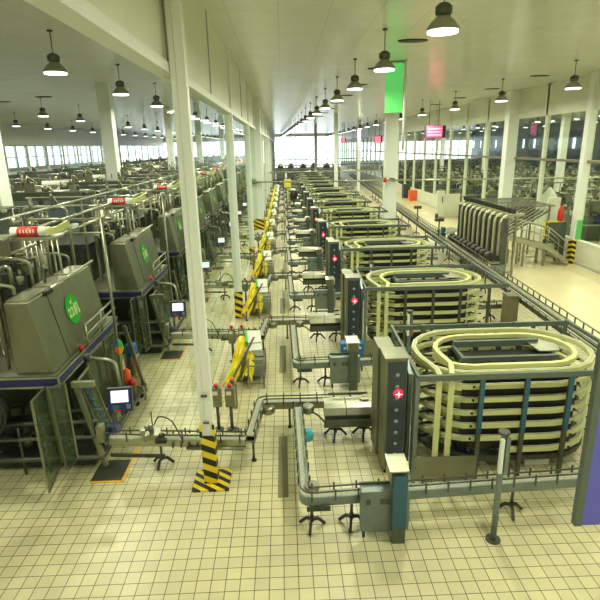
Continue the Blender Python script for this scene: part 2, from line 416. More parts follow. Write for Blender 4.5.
# ---- lamps
lamp_p = thing('pendant_lamp', (0, 0, 0), 'pendant lamp', 'lamp')
MB().lathe((0, 0, 7.62), [(0.30, 0), (0.29, 0.05), (0.20, 0.16), (0.13, 0.22), (0.12, 0.25)], 20).build('lamp_shade', 'shade', lamp_p)
MB().lathe((0, 0, 7.87), [(0.12, 0), (0.15, 0.03), (0.15, 0.14), (0.08, 0.2)], 14).build('ballast_housing', 'steel_dk', lamp_p)
MB().cyl((0, 0, 7.59), 0.27, 0.03, 20).build('lamp_lens', 'lamp', lamp_p)
MB().cyl((0, 0, 8.07), 0.012, CEIL - 8.07, 6).build('hanging_rod', 'steel_dk', lamp_p)
MB().cyl((0, 0, CEIL - 0.04), 0.07, 0.04, 10).build('ceiling_rose', 'steel_dk', lamp_p)
near_light = bpy.data.lights.new('high_bay_light', 'AREA'); near_light.shape = 'DISK'; near_light.size = 0.5
near_light.energy = LAMP_W; near_light.color = LAMP_COL
LROWS = [(-20.2, 14.3, 5.5, 'outer left lamp row', 1), (-13.3, 14.3, 5.5, 'second left lamp row', 1), (-5.7, 3.3, 5.5, 'lamp row above the filling machines', 1),
         (2.3, 0.6, 4.7, 'lamp row above the spiral conveyors', 1), (10.2, 4.0, 5.5, 'lamp row above the right aisle', 1),
         (19.5, 9.5, 5.5, 'first lamp row behind the right glass wall', 1.0), (26.0, 15.5, 5.5, 'second lamp row behind the right glass wall', 1.0), (34.0, 19.0, 5.5, 'outermost lamp row behind the right glass wall', 1.0)]
first = True
for (lx, ly, lp, lname, ws) in LROWS:
    k = 0; y = ly
    while y < 116:
        o = lamp_p if first else copy_tree(lamp_p)
        first = False
        o.location = (lx + (-0.03 * (y - 19) + 0.35 if lx == 2.3 else (0.9 - 0.085 * (min(y, 40) - 20.5) if lx == 10.2 else 0)), y, 0)
        o['label'] = 'white pendant high bay lamp, %s in the %s' % (ORD[k], lname)
        o['group'] = lname + 's' if not lname.endswith('s') else lname
        if y < 75:
            L = bpy.data.objects.new('lamp_light', near_light); L.location = (o.location.x, y, 7.57); C.objects.link(L)
        k += 1; y += lp
# dark slots in the ceiling
vent = tag(MB().lathe((0, 0, CEIL - 0.03), [(0.42, 0), (0.45, 0.03)], 18).build('ceiling_vent', 'matdark'), 'vent', 'vent')
vf = True; kk = 0
for vx, v0, n in ((3.9, 16.3, 8), (11.9, 14.0, 6), (-13.0, 25.0, 2), (-16.5, 33.0, 1)):
    for k in range(n):
        o = vent if vf else copy_tree(vent); vf = False
        o.location = (vx, v0 + 5.5 * k, 0)
        o.scale = (1.0, 0.55, 1)
        side = {3.9: 'beside the lamp row over the spiral conveyors', 11.9: 'beside the lamp row over the right aisle', -13.0: 'in the left hall ceiling', -16.5: 'alone at the far left of the left hall ceiling'}[vx]
        o['label'] = 'dark oval ceiling vent, %s one %s' % (ORD[k], side); o['group'] = 'dark ceiling vents'

# ================================================================= CENTRE HALL, right half: spiral conveyors
def oval(x0, x1, y0, y1, z, n=10):
    r = (y1 - y0) / 2; cy = (y0 + y1) / 2; pts = []
    for k in range(n + 1):
        a = -PI / 2 + PI * k / n; pts.append((x1 - r + r * math.cos(a), cy + r * math.sin(a), z))
    for k in range(n + 1):
        a = PI / 2 + PI * k / n; pts.append((x0 + r + r * math.cos(a), cy + r * math.sin(a), z))
    return pts
def helix(x0, x1, y0, y1, ztop, drop, turns, n=9):
    """points going down: left arc (where each turn drops), back straight, right arc, front straight"""
    o = oval(x0, x1, y0, y1, 0, n)
    r = (y1 - y0) / 2
    left = [p for p in o if p[0] <= x0 + r + 1e-6][::-1]; right = [p for p in o if p[0] >= x1 - r - 1e-6][::-1]
    m = len(left); pts = []
    for t in range(turns):
        for i, p in enumerate(left): pts.append((p[0], p[1], ztop - drop * (t - (1 - i / (m - 1)) if t else 0)))
        for p in right: pts.append((p[0], p[1], ztop - drop * t))
        pts.append((x0 + r + 0.35, y0, ztop - drop * t))
    return pts

HL = lambda k: ('large spiral accumulation conveyor with pale yellow-green tracks, %s of the row along the aisle' % ORD[k])
hx = thing('spiral_conveyor', (3.9, 8.9, 0), 'x', 'conveyor')
oh = helix(2.38, 5.60, 7.80, 9.82, 1.98, 0.25, 7)
ih = helix(2.76, 5.28, 8.02, 9.45, 2.00, 0.25, 7)
lead_o = [(2.52, 7.70, 1.98), (2.54, 7.92, 1.98), (2.50, 8.15, 1.98), (2.42, 8.45, 1.98)]
lead_i = [(2.72, 7.70, 2.00), (2.78, 7.90, 2.00), (2.84, 8.15, 2.00), (2.80, 8.42, 2.00)]
oh2 = [p for i, p in enumerate(oh) if not (i < 10 and p[1] < 8.62)]
ih2 = [p for i, p in enumerate(ih) if not (i < 10 and p[1] < 8.55)]
MB().bar(lead_o + oh2, 0.085, 0.08).build('outer_track', 'belt', hx)
MB().bar(lead_i + ih2, 0.085, 0.08).build('inner_track', 'belt', hx)
o_chain = MB().bar([(p[0], p[1], p[2] + 0.042) for p in lead_o + oh2], 0.035, 0.01).build('outer_chain', 'chain', hx)
for x in (2.50, 2.71):
    MB().box(x - 0.05, x + 0.05, 7.64, 7.67, 0.48, 1.94).build('vertical_strip', 'belt', hx)
f = MB()
f.bar([(2.12, 7.62, 2.0), (6.0, 7.62, 2.0)], 0.05, 0.10); f.bar([(2.22, 10.2, 1.95), (6.0, 10.2, 1.95)], 0.05, 0.10)
f.bar([(2.15, 7.65, 2.0), (2.22, 10.2, 2.0)], 0.05, 0.07); f.bar([(6.0, 7.62, 2.0), (6.0, 10.2, 2.0)], 0.05, 0.07)
f.build('top_frame', 'gunmetal', hx)
for i, x in enumerate((2.13, 3.22, 3.98, 4.72, 5.5)):
    MB().box(x - 0.035, x + 0.035, 7.60, 7.66, 0.0, 1.98).build('post', 'steel_dk' if i else 'bluegrey', hx)
for x in (2.27, 3.4, 4.5, 5.3, 6.0):
    MB().box(x - 0.035, x + 0.035, 10.17, 10.23, 0.0, 1.95).build('post', 'gunmetal', hx)
for xs in (2.9, 3.9, 4.9):
    MB().box(xs - 0.05, xs + 0.05, 10.12, 10.20, 1.86, 2.02).build('clamp', 'gunmetal', hx)
# inner frame
f = MB()
f.bar([(3.15, 8.50, 1.92), (4.95, 8.50, 1.92)], 0.07, 0.10); f.bar([(3.2, 9.12, 1.98), (4.85, 9.12, 1.98)], 0.08, 0.12)
f.bar([(3.2, 8.50, 1.92), (3.2, 9.12, 1.92)], 0.06, 0.08); f.bar([(4.9, 8.50, 1.92), (4.9, 9.12, 1.92)], 0.06, 0.08)
f.build('inner_frame', 'gunmetal', hx)
MB().slab([(4.65, 8.62), (5.02, 8.62), (5.10, 8.8), (4.95, 9.25), (4.6, 9.25)], 1.97, 2.0).build('end_plate', 'steel', hx)
f = MB()
for x in (3.15, 3.65, 4.1, 4.5, 4.95):
    for y in (8.50, 9.12): f.box(x - 0.04, x + 0.04, y - 0.04, y + 0.04, 0.0, 1.9)
f.build('inner_posts', 'dark', hx)
# cross arms carrying the tracks at every level
for t in range(6):
    z = 1.77 - 0.25 * t; f = MB()
    for x in (3.15, 3.65, 4.1, 4.5, 4.95):
        f.box(x - 0.02, x + 0.02, 7.78, 9.84, z - 0.065, z - 0.025)
    f.box(3.13, 4.97, 8.78, 8.84, z - 0.065, z - 0.02)
    for e in (-0.5, 0, 0.6):
        f.bar([(3.15, 8.8 + e * 0.4, z - 0.045), (2.40, 8.8 + e * 0.9, z - 0.045)], 0.03, 0.035)
        f.bar([(4.95, 8.8 + e * 0.4, z - 0.045), (5.62, 8.8 + e * 0.9, z - 0.045)], 0.03, 0.035)
    f.build('track_arms', 'dark', hx)
# black blocks and sheets added to darken the gaps between the tracks
f = MB()
for t in range(6):
    for j in range(8):
        x = 3.1 + j * 0.25 + random.uniform(-.05, .05); f.box(x, x + 0.11, 8.15, 8.32, 0.5 + 0.25 * t, 0.64 + 0.25 * t)
f.build('dark_gap_blocks', 'black', hx)
f = MB()
for t in range(6):
    z = 0.5 + 0.25 * t
    f.box(3.2, 4.9, 8.60, 9.0, z, z + 0.12)
for z in range(6):
    f.box(3.0, 5.0, 7.90, 7.93, 0.50 + 0.25 * z, 0.68 + 0.25 * z)
f.box(3.0, 5.0, 7.93, 7.95, 0.42, 1.86); f.box(3.0, 5.0, 9.66, 9.68, 0.42, 1.86)
f.build('dark_gap_fill', 'black', hx)
# bottom pan
MB().sweep(oval(2.5, 5.55, 7.9, 9.75, 0.30), [(-0.1, -0.05), (0.1, -0.05), (0.1, 0.05), (-0.1, 0.05)], True).build('drip_pan', 'dark', hx)
MB().box(3.3, 4.9, 8.4, 9.2, 0.24, 0.30).build('tray', 'steel_dk', hx)
MB().box(2.13, 3.22, 7.585, 7.60, 0.05, 0.52).build('kick_plate', 'steel', hx)
# left end plate between tower and frame
MB().plate([(2.15, 7.66, 0.05), (2.15, 7.95, 0.05), (2.15, 7.95, 1.92), (2.15, 7.66, 1.92)], 0.02).build('side_plate', 'bluegrey', hx)
MB().box(4.3, 4.75, 8.0, 8.35, 0.0, 0.26).build('motor_cover', 'paper', hx)
helices = rows(hx, NROW, HL, 'spiral accumulation conveyors along the aisle')
for x in (3.22, 3.98, 4.72): MB().box(x - 0.038, x + 0.038, 7.594, 7.60, 0.95, 1.95).build('blue_reflection', 'teal', hx)  # teal slivers paint a bluish reflection onto the nearest posts

# tower cabinet
tc = thing('lift_tower', (1.87, 8.3, 0), 'x', 'cabinet')
MB().box(1.64, 2.02, 7.88, 8.34, 0.10, 2.24).build('body', 'hood', tc, 0.008)
MB().box(1.69, 2.00, 7.862, 7.88, 0.15, 2.19).build('door', 'cabinet', tc)
MB().box(1.63, 2.03, 7.86, 8.36, 2.24, 2.27).build('top_plate', 'steel', tc)
MB().box(1.60, 1.90, 8.36, 8.9, 0.10, 2.27).build('rear_housing', 'hood', tc, 0.008)
MB().prism_x([(7.9, 0.1), (8.3, 0.1), (8.3, 2.15), (7.9, 1.95)], 2.05, 2.11).build('side_panel', 'bluegrey', tc)
d = MB()
for k in range(8): d.lathe((1.85, 7.862, 0.42 + 0.22 * k), [(0.035, 0), (0.025, -0.012)], 10, 'y')
d.build('vent_dots', 'dots', tc)
rl = MB().lathe((1.87, 7.862, 1.62), [(0.085, 0), (0.08, -0.03), (0.04, -0.045)], 16, 'y').build('red_lamp', 'redlamp', tc)
s = MB()
s.box(1.865, 1.875, 7.81, 7.812, 1.56, 1.68); s.box(1.81, 1.93, 7.81, 7.812, 1.615, 1.625); s.lathe((1.87, 7.815, 1.62), [(0.022, 0), (0.015, -0.012)], 10, 'y')
s.build('lamp_star', 'flash', rl)
s = MB()
for x in (1.7, 2.0): 
    for y in (7.95, 8.85): s.cyl((x, y, 0), 0.03, 0.1, 8)
s.build('levelling_feet', 'black', tc)
rows(tc, NROW, lambda k: 'tall narrow steel lift tower with red lit lamp, %s of the row beside the aisle' % ORD[k], 'lift towers at the spiral conveyors')

# ---- generic conveyor
def tripod(mb, x, y, z0=0.16, s=1.0):
    for a in (0.3, 2.6, 4.5):
        mb.bar([(x, y, z0), (x + 0.10 * s * math.cos(a), y + 0.10 * s * math.sin(a), z0 - 0.02), (x + 0.21 * s * math.cos(a), y + 0.21 * s * math.sin(a), 0.02)], 0.04, 0.045)
    mb.cyl((x, y, 0.12), 0.035, 0.1, 8)
def conveyor(name, loc, pts, z, width, legs, label, cat='conveyor', feet='tripod', guard=True, r=0.14, side_m='steel', top_m='chain'):
    t = thing(name, loc, label, cat)
    path = fillet([(p[0], p[1], z) for p in pts], r) if len(pts) > 2 else [Vector((p[0], p[1], z)) for p in pts]
    MB().bar(path, width, 0.03).build('belt', top_m, t)
    a = MB().sweep([(p[0], p[1], p[2] - 0.06) for p in path], [(-width / 2 - 0.02, -0.08), (-width / 2 - 0.02, 0.07), (-width / 2, 0.07), (-width / 2, -0.05), (width / 2, -0.05), (width / 2, 0.07), (width / 2 + 0.02, 0.07), (width / 2 + 0.02, -0.08)])
    a.build('side_frame', side_m, t)
    if guard:
        g = MB()
        for sd in (-1, 1):
            g.sweep(path, [(sd * (width / 2 - 0.005) + u, 0.09 + v) for u, v in ((-0.008, -0.012), (0.008, -0.012), (0.008, 0.012), (-0.008, 0.012))])
        L = 0
        for i in range(1, len(path)):
            seg = path[i] - path[i - 1]; L0 = L; L += seg.length; kq = math.ceil(L0 / 0.35)
            while kq * 0.35 < L:
                p = path[i - 1] + seg * ((kq * 0.35 - L0) / max(seg.length, 1e-6)); sd = seg.cross(Vector((0, 0, 1))).normalized()
                for q in (-1, 1):
                    c = p + sd * q * (width / 2 + 0.02); g.box(c.x - 0.012, c.x + 0.012, c.y - 0.012, c.y + 0.012, z - 0.05, z + 0.14)
                kq += 1
        g.build('guide_rails', 'steel_dk', t)
    for (x, y) in legs:
        l = MB().cyl((x, y, 0.02 if feet == 'plain' else 0.14), 0.024, z - 0.15, 8).build('leg', 'steel_dk', t)
        if feet == 'tripod':
            fm = MB(); tripod(fm, x, y); fm.build('foot', 'black', l)
        else: MB().cyl((x, y, 0), 0.05, 0.025, 10).build('foot', 'black', l)
    return t

# front conveyor running right along y=6.25, and the U-shaped feed around the aisle side
Z1 = 0.60
cv = conveyor('packing_conveyor', (0.2, 6.6, 0), [(0.17, 9.35), (0.20, 6.60), (7.2, 6.95)], Z1, 0.14,
              [(0.30, 6.62), (0.92, 6.64), (3.5, 6.76), (5.0, 6.84), (6.6, 6.92)], 'x', side_m='bluegrey')
MB().cyl((0.32, 6.76, 0.62), 0.12, 0.05, 20).build('corner_wheel', 'steel', cv)
MB().box(0.22, 0.58, 6.48, 6.51, 0.40, 0.47).build('lower_guard', 'dark', cv)
rows(cv, NROW, lambda k: 'steel chain conveyor turning from the aisle along the front of the %s spiral conveyor' % ORD[k], 'chain conveyors in front of the spiral conveyors', offs={1: -0.5})
cv = conveyor('cross_conveyor', (0.6, 9.6, 0), [(-0.74, 8.35), (-0.60, 9.66), (1.55, 9.62)], Z1, 0.14,
              [(-0.70, 8.45), (0.0, 9.63)], 'x', feet='plain')
MB().lathe((0.38, 9.40, 0.46), [(0.11, 0), (0.13, 0.03), (0.13, 0.14), (0.10, 0.17)], 20).build('turn_wheel', 'steel', cv)
MB().lathe((-0.44, 9.50, 0.42), [(0.12, 0), (0.15, 0.04), (0.15, 0.12), (0.12, 0.17)], 20).build('turn_wheel', 'steel', cv)
MB().tube(fillet([(0.44, 9.36, 0.48), (0.55, 9.25, 0.5), (0.70, 9.05, 0.42)], 0.1), 0.022).build('bent_arm', 'steel_dk', cv)
rows(cv, NROW, lambda k: 'short steel conveyor crossing the aisle toward the %s lift tower' % ORD[k], 'aisle crossing conveyors', offs={1: -0.25})
cv = conveyor('filler_outfeed_conveyor', (-2.2, 8.4, 0), [(-3.35, 8.50), (-0.82, 8.27)], Z1, 0.15,
              [(-2.42, 8.42)], 'x', side_m='steel_lt')
MB().bar([(-3.3, 8.28, 0.34), (-2.3, 8.2, 0.34)], 0.05, 0.05).build('lower_bar', 'dark', cv)
b = MB()
for k in range(9): b.cbox((-2.15 + 0.15 * k, 8.26, 0.52), (0.03, 0.05, 0.10)); b.cyl((-2.15 + 0.15 * k, 8.38, 0.69), 0.02, 0.06, 8)
b.build('clamp_row', 'steel_dk', cv)
MB().tube([(-1.9, 8.24, 0.46), (-0.85, 8.15, 0.46)], 0.035).build('lower_tube', 'steel', cv)
rows(cv, NROW, lambda k: 'slim steel conveyor leaving the %s filling machine under the glass partition' % ORD[k], 'conveyors leaving the filling machines')
# inspection head with hoses
ih_ = thing('coding_head', (-2.55, 7.95, 0), 'x', 'printer')
b = MB().box(-2.75, -2.45, 7.82, 8.12, 0.98, 1.08).cyl((-2.62, 8.0, 1.08), 0.05, 0.14, 10).cbox((-2.75, 7.9, 1.12), (0.08, 0.14, 0.1), 0.4).cyl((-2.42, 7.9, 1.0), 0.04, 0.1, 8)
b.build('head_body', 'steel', ih_)
MB().cyl((-2.58, 7.98, 1.2), 0.01, 0.28, 6).build('antenna_rod', 'black', ih_)
MB().cyl((-2.75, 8.05, 0.98), 0.07, 0.12, 12).box(-2.5, -2.3, 7.75, 7.82, 0.95, 1.02).build('dark_blocks', 'black', ih_)
MB().tube(fillet([(-2.55, 8.0, 1.2), (-2.45, 7.95, 1.42), (-2.2, 7.9, 1.35), (-2.02, 7.84, 0.95)], 0.12), 0.012, 6).build('cable', 'black', ih_)
for ch in ih_.children:
    for v in ch.data.vertices: v.co += Vector((0.05, 0.45, -0.36))
rows(ih_, 9, lambda k: 'small coding head with black cable on the %s filler outfeed conveyor' % ORD[k], 'coding heads on the outfeed conveyors')

# transfer table with stainless hood
tt = thing('transfer_table', (1.2, 9.2, 0), 'x', 'machine')
hpf = [(9.0, 0.60), (9.06, 0.72), (9.16, 0.77), (9.42, 0.77), (9.46, 0.66), (9.46, 0.58), (9.0, 0.58)]
MB().prism_x(hpf, 0.69, 1.12).build('hood', 'steel', tt)
MB().prism_x(hpf, 1.135, 1.62).build('hood', 'steel', tt)
MB().box(0.68, 1.64, 8.96, 9.02, 0.34, 0.50).build('lower_apron', 'steel_dk', tt)
MB().box(0.70, 1.62, 9.02, 9.46, 0.44, 0.58).build('table_bed', 'dark', tt)
MB().cyl((1.52, 9.3, 0.77), 0.09, 0.03, 18).build('dial', 'steel', tt)
MB().tube([(0.8, 9.44, 0.84), (1.6, 9.44, 0.84)], 0.022).build('back_tube', 'steel_dk', tt)
for x in (0.92, 1.50):
    l = MB().cyl((x, 9.15, 0.14), 0.03, 0.32, 8).build('leg', 'steel_dk', tt); fm = MB(); tripod(fm, x, 9.15, 0.2, 1.15); fm.build('foot', 'black', l)
rows(tt, NROW, lambda k: 'stainless hooded transfer table on black tripod feet left of the %s lift tower' % ORD[k], 'hooded transfer tables')

# drive box and pedestal on the front conveyor
gb = thing('drive_guard_box', (1.3, 6.4, 0), 'x', 'box')
MB().box(1.02, 1.74, 6.32, 6.49, 0.14, 0.83).build('box_body', 'bluegrey', gb, 0.006)
MB().box(1.01, 1.75, 6.49, 6.52, 0.83, 0.87).build('lid_strip', 'dark', gb)
for x in (1.12, 1.33, 1.41): MB().cbox((x, 6.315, 0.66), (0.07, 0.012, 0.09)).build('latch', 'steel_dk', gb)
for x in (1.07, 1.67): MB().box(x - 0.02, x + 0.02, 6.36, 6.40, 0, 0.14).build('leg', 'steel_dk', gb)
rows(gb, NROW, lambda k: 'grey steel drive guard box on the conveyor in front of the %s spiral conveyor' % ORD[k], 'drive guard boxes', offs={1: -0.5})
pd = thing('control_pedestal', (1.56, 6.28, 0), 'x', 'control box')
MB().box(1.47, 1.66, 6.20, 6.30, 0.0, 1.02).build('stand', 'greycab', pd)
MB().box(1.43, 1.68, 6.24, 6.60, 0.98, 1.22).build('head_box', 'steel', pd, 0.006)
MB().cbox((1.55, 6.42, 1.24), (0.29, 0.40, 0.02), 0, 0.08).build('lid', 'steel_lt', pd)
MB().cyl((1.71, 6.5, 1.02), 0.025, 0.18, 10).build('side_handle', 'whitepart', pd)
rows(pd, NROW, lambda k: 'control pedestal with pale slanted lid by the %s drive guard box' % ORD[k], 'control pedestals on the aisle side', offs={1: -0.5})
MB().box(1.455, 1.665, 6.185, 6.20, 0.30, 1.17).build('teal_front', 'teal', pd)  # thin teal sheet on the front of the nearest pedestal only

# sensor post near the front
sp = thing('sensor_post', (2.99, 6.2, 0), 'x', 'post')
MB().cyl((2.99, 6.2, 0.0), 0.045, 1.80, 12).build('pole', 'bluegrey', sp)
MB().lathe((2.99, 6.2, 1.80), [(0.075, 0), (0.085, 0.02), (0.075, 0.05)], 14).build('cap', 'steel_dk', sp)
MB().box(2.92, 2.97, 6.10, 6.155, 1.22, 1.76).build('light_bar', 'white', sp)
MB().box(2.99, 3.05, 6.10, 6.155, 1.20, 1.78).build('light_bar', 'bluegrey', sp)
MB().cyl((2.99, 6.2, 0), 0.11, 0.02, 14).build('base_plate', 'steel_dk', sp)
rows(sp, 3, lambda k: 'slim blue-grey sensor post with cap before the front rail of the %s spiral conveyor' % ORD[k], 'sensor posts')

# blue crate and red bits of row two
bc = thing('blue_crate', (1.75, 12.35, 0), 'blue crate with white marks behind the second control pedestal', 'crate')
MB().box(1.38, 1.98, 12.3, 12.6, 0.25, 0.78).build('crate_body', 'blue', bc, 0.01)
q_ = MB()
for x in (1.48, 1.68, 1.88): q_.cbox((x, 12.293, 0.66), (0.06, 0.01, 0.05)); q_.cbox((x - .06, 12.293, 0.5), (0.05, 0.01, 0.04))
q_.build('white_marks', 'paper', bc)
q_ = MB()
for x in (1.42, 1.94):
    for y in (12.34, 12.56): q_.box(x - 0.02, x + 0.02, y - 0.02, y + 0.02, 0, 0.25)
q_.build('crate_stand', 'steel_dk', bc)
for i, (x, y, m) in enumerate(((3.35, 13.05, 'orange'), (3.15, 18.55, 'orange'), (3.0, 24.05, 'red'))):
    t = tag(MB().box(x, x + 0.10, y - 0.02, y + 0.03, 0.72, 0.92).cbox((x + 0.05, y, 0.98), (0.05, 0.04, 0.10)).build('warning_light', m), 'red warning light hanging on the front of the %s spiral conveyor' % ORD[i + 1], 'warning light', 'red warning lights on the spiral conveyors')
# cyan cloth bag hanging on the nearest feed conveyor
tag(MB().lathe((0.34, 8.62, 0.28), [(0.05, 0), (0.10, 0.05), (0.11, 0.16), (0.07, 0.24)], 10).build('cloth_bag', 'cyan'), 'cyan blue bag hanging on the aisle side conveyor of the nearest row', 'bag')

# ---- return conveyor with railing on the right of the spirals
def rx(y): return 7.45 + (y - 11.0) * 0.054
rc = thing('return_conveyor', (rx(6), 6, 0), 'long railed conveyor running down the right side of the spiral conveyors', 'conveyor')
ya, yb = 4.6, 92.0
P0, P1 = (rx(ya), ya), (rx(yb), yb)
def off(d, z): return [(rx(ya) + d, ya, z), (rx(yb) + d, yb, z)]
MB().bar(off(-0.15, 0.92), 0.16, 0.03).bar(off(0.15, 0.92), 0.16, 0.03).build('belt', 'steel_lt', rc)
MB().bar(off(-0.26, 0.88), 0.03, 0.14).bar(off(0, 0.88), 0.03, 0.12).bar(off(0.26, 0.88), 0.03, 0.14).build('side_frame', 'steel_dk', rc)
MB().bar(off(0.30, 1.10), 0.03, 0.03).bar(off(-0.30, 1.04), 0.025, 0.025).build('hand_rail', 'steel', rc)
s = MB(); y = ya + 0.2
while y < yb: s.box(rx(y) + 0.28, rx(y) + 0.31, y, y + 0.03, 0.82, 1.10); s.box(rx(y) - 0.31, rx(y) - 0.29, y, y + 0.03, 0.82, 1.04); y += 0.45
s.build('rail_pegs', 'steel_dk', rc)
y = ya + 1.0; k = 0
while y < 60:
    l = MB().cyl((rx(y), y, 0.14), 0.03, 0.7, 8).build('leg', 'steel_dk', rc); fm = MB(); tripod(fm, rx(y), y, 0.18, 1.2); fm.build('foot', 'black', l); y += 2.75
jb = thing('junction_box', (rx(15.6) - 0.55, 15.6, 0), 'brown grey steel box standing beside the railed return conveyor near its front', 'box')
x = rx(15.6) - 0.35; MB().box(x - 0.3, x + 0.05, 15.3, 15.75, 0.0, 1.0).build('body', 'brown', jb, 0.01); MB().box(x - 0.32, x + 0.07, 15.28, 15.77, 1.0, 1.03).build('lid', 'steel', jb)
# spur conveyors from each spiral to the return conveyor
sp2 = conveyor('spur_conveyor', (6.4, 10.55, 0), [(5.0, 10.42), (7.0, 10.55)], Z1 - 0.05, 0.14, [(5.4, 10.45), (6.6, 10.52)], 'x')
rows(sp2, NROW, lambda k: 'short spur conveyor behind the %s spiral conveyor reaching the return conveyor' % ORD[k], 'spur conveyors', drift=0.2)
# little hoppers standing up from the return conveyor
hp = thing('overhead_sensor', (8.0, 27.0, 0), 'x', 'sensor')
for k, (hy) in enumerate((27.2, 33.0)):
    if k == 0:
        x = rx(hy) + 0.0
        hp.location = (x, hy, 0)
        MB().cyl((x, hy, 0.93), 0.04, 0.8, 8).build('pole', 'steel_dk', hp); MB().cbox((x, hy, 1.8), (0.45, 0.25, 0.16)).build('head', 'steel_dk', hp)
        hp['label'] = 'dark sensor head on a pole over the return conveyor, the nearer of two'
    else:
        q = copy_tree(hp); q.location = (rx(hy), hy, 0); q['label'] = 'dark sensor head on a pole over the return conveyor, the farther of two'

# ================================================================= AISLE: stop boxes and yellow covered units
eb = thing('stop_button_post', (-1.22, 9.6, 0), 'x', 'control box')
def stop_post(t, x, y, h, w=0.2, d=0.14, two=False):
    MB().box(x - w / 2, x + w / 2, y - d / 2, y + d / 2, h - 0.42, h).build('box_body', 'steel', t, 0.008)
    MB().tube([(x, y, 0), (x, y, h - 0.42)], 0.035).cyl((x, y, 0), 0.11, 0.02, 12).build('stand', 'steel_dk', t)
    MB().lathe((x, y - 0.0, h), [(0.03, 0), (0.03, 0.03), (0.055, 0.04), (0.05, 0.07), (0.02, 0.085)], 14).build('stop_button', 'red', t)
stop_post(eb, -1.22, 9.6, 0.98)
MB().box(-1.29, -1.19, 9.52, 9.53, 0.84, 0.92).build('label_plate', 'paper', eb)
E0 = [eb]
q = copy_tree(eb); q.location = (-1.50, 9.62, 0.0); E0.append(q)
for a in range(1, 9):
    for b in (0, 1):
        q = copy_tree(eb); q.location = (-1.24 - 0.28 * b, 13.2 + 5.3 * (a - 1), 0.0); E0.append(q)
for i, q in enumerate(E0):
    q['label'] = 'steel post box with red mushroom stop button, the %s one of the %s pair' % ('left' if i % 2 else 'right', ORD[i // 2])
    q['group'] = 'stop button posts along the glass partition'

yu = thing('yellow_covered_loader', (-1.1, 12.0, 0), 'x', 'machine')
# crumpled sheet: a draped grid
def drape(pts_u, v0, v1, nu, nv, amp, seed):
    rnd = random.Random(seed); P_ = [Vector(p) for p in pts_u]
    vs = []; fs = []
    for i in range(nu + 1):
        t = i / nu * (len(P_) - 1); a = min(int(t), len(P_) - 2); p = P_[a].lerp(P_[a + 1], t - a)
        for j in range(nv + 1):
            s_ = j / nv; x = v0 + (v1 - v0) * s_
            vs.append((p.x + x, p.y + rnd.uniform(-amp, amp), p.z + rnd.uniform(-amp, amp) + 0.05 * math.sin(s_ * PI) - (0.10 if j in (0, nv) else 0)))
    for i in range(nu):
        for j in range(nv): a = i * (nv + 1) + j; fs.append((a, a + 1, a + nv + 2, a + nv + 1))
    return vs, fs
vs, fs = drape([(-1.52, 11.25, 0.25), (-1.36, 11.55, 0.50), (-1.28, 12.0, 0.80), (-1.18, 12.5, 1.02), (-1.15, 12.62, 0.6)], -0.10, 0.17, 14, 6, 0.045, 3)
s = MB(); s._add(vs, fs, False); o = s.build('yellow_cover', 'yellow', yu); sm_ = o.modifiers.new('thickness', 'SOLIDIFY'); sm_.thickness = 0.012
vs, fs = drape([(-1.0, 11.45, 0.32), (-0.95, 11.8, 0.48), (-0.92, 12.2, 0.66), (-0.9, 12.35, 0.35)], -0.16, 0.10, 10, 6, 0.045, 5)
s = MB(); s._add(vs, fs, False); o = s.build('yellow_cover', 'yellow', yu); sm_ = o.modifiers.new('thickness', 'SOLIDIFY'); sm_.thickness = 0.012
MB().bar([(-1.32, 11.2, 0.45), (-0.86, 12.35, 1.02)], 0.04, 0.04).build('slanted_bar', 'steel_dk', yu)
MB().cbox((-0.86, 12.4, 1.02), (0.34, 0.42, 0.03), 0.12, 0.45).build('white_tray', 'paper', yu)
MB().cbox((-0.83, 12.12, 0.84), (0.34, 0.20, 0.03), 0.12, 0.55).build('white_tray', 'paper', yu)
MB().cbox((-1.07, 12.45, 1.0), (0.06, 0.5, 0.06), 0.12, 0.3).build('green_edge', 'greenplastic', yu)
s = MB()
for x in (-0.98, -0.6):
    for y in (11.5, 12.1, 12.6): s.box(x - 0.02, x + 0.02, y - 0.02, y + 0.02, 0.0, 0.62)
    for z in (0.12, 0.60): s.box(x - 0.015, x + 0.015, 11.5, 12.6, z - 0.015, z + 0.015)
for y in (11.5, 12.1, 12.6):
    for z in (0.12, 0.60): s.box(-0.98, -0.6, y - 0.015, y + 0.015, z - 0.015, z + 0.015)
s.build('frame', 'steel', yu)
MB().box(-0.94, -0.64, 11.9, 12.55, 0.14, 0.58).build('inner_box', 'mesh', yu)
MB().box(-1.42, -1.05, 11.9, 12.5, 0.05, 0.55).build('base_box', 'brown', yu)
MB().cyl((-1.40, 11.25, 0), 0.03, 0.34, 8).build('front_foot', 'steel_dk', yu)
rows(yu, 11, lambda k: 'loader draped in yellow plastic with white tray, %s along the aisle' % ORD[k], 'yellow draped loaders', pitch=5.4, drift=0.02)
sb = thing('signal_box', (-1.28, 11.0, 0), 'steel box with orange and blue top just in front of the nearest yellow draped loader', 'control box')
MB().box(-1.38, -1.18, 10.5, 10.64, 0.0, 0.62).build('body', 'steel', sb); MB().cyl((-1.28, 10.57, 0.62), 0.05, 0.06, 12).build('blue_ring', 'teal', sb); MB().cyl((-1.28, 10.57, 0.68), 0.05, 0.05, 12).build('orange_ring', 'orange', sb)
sb.location = (-1.28, 10.57, 0)
for ch in sb.children:
    for v in ch.data.vertices: v.co.y += 0.43
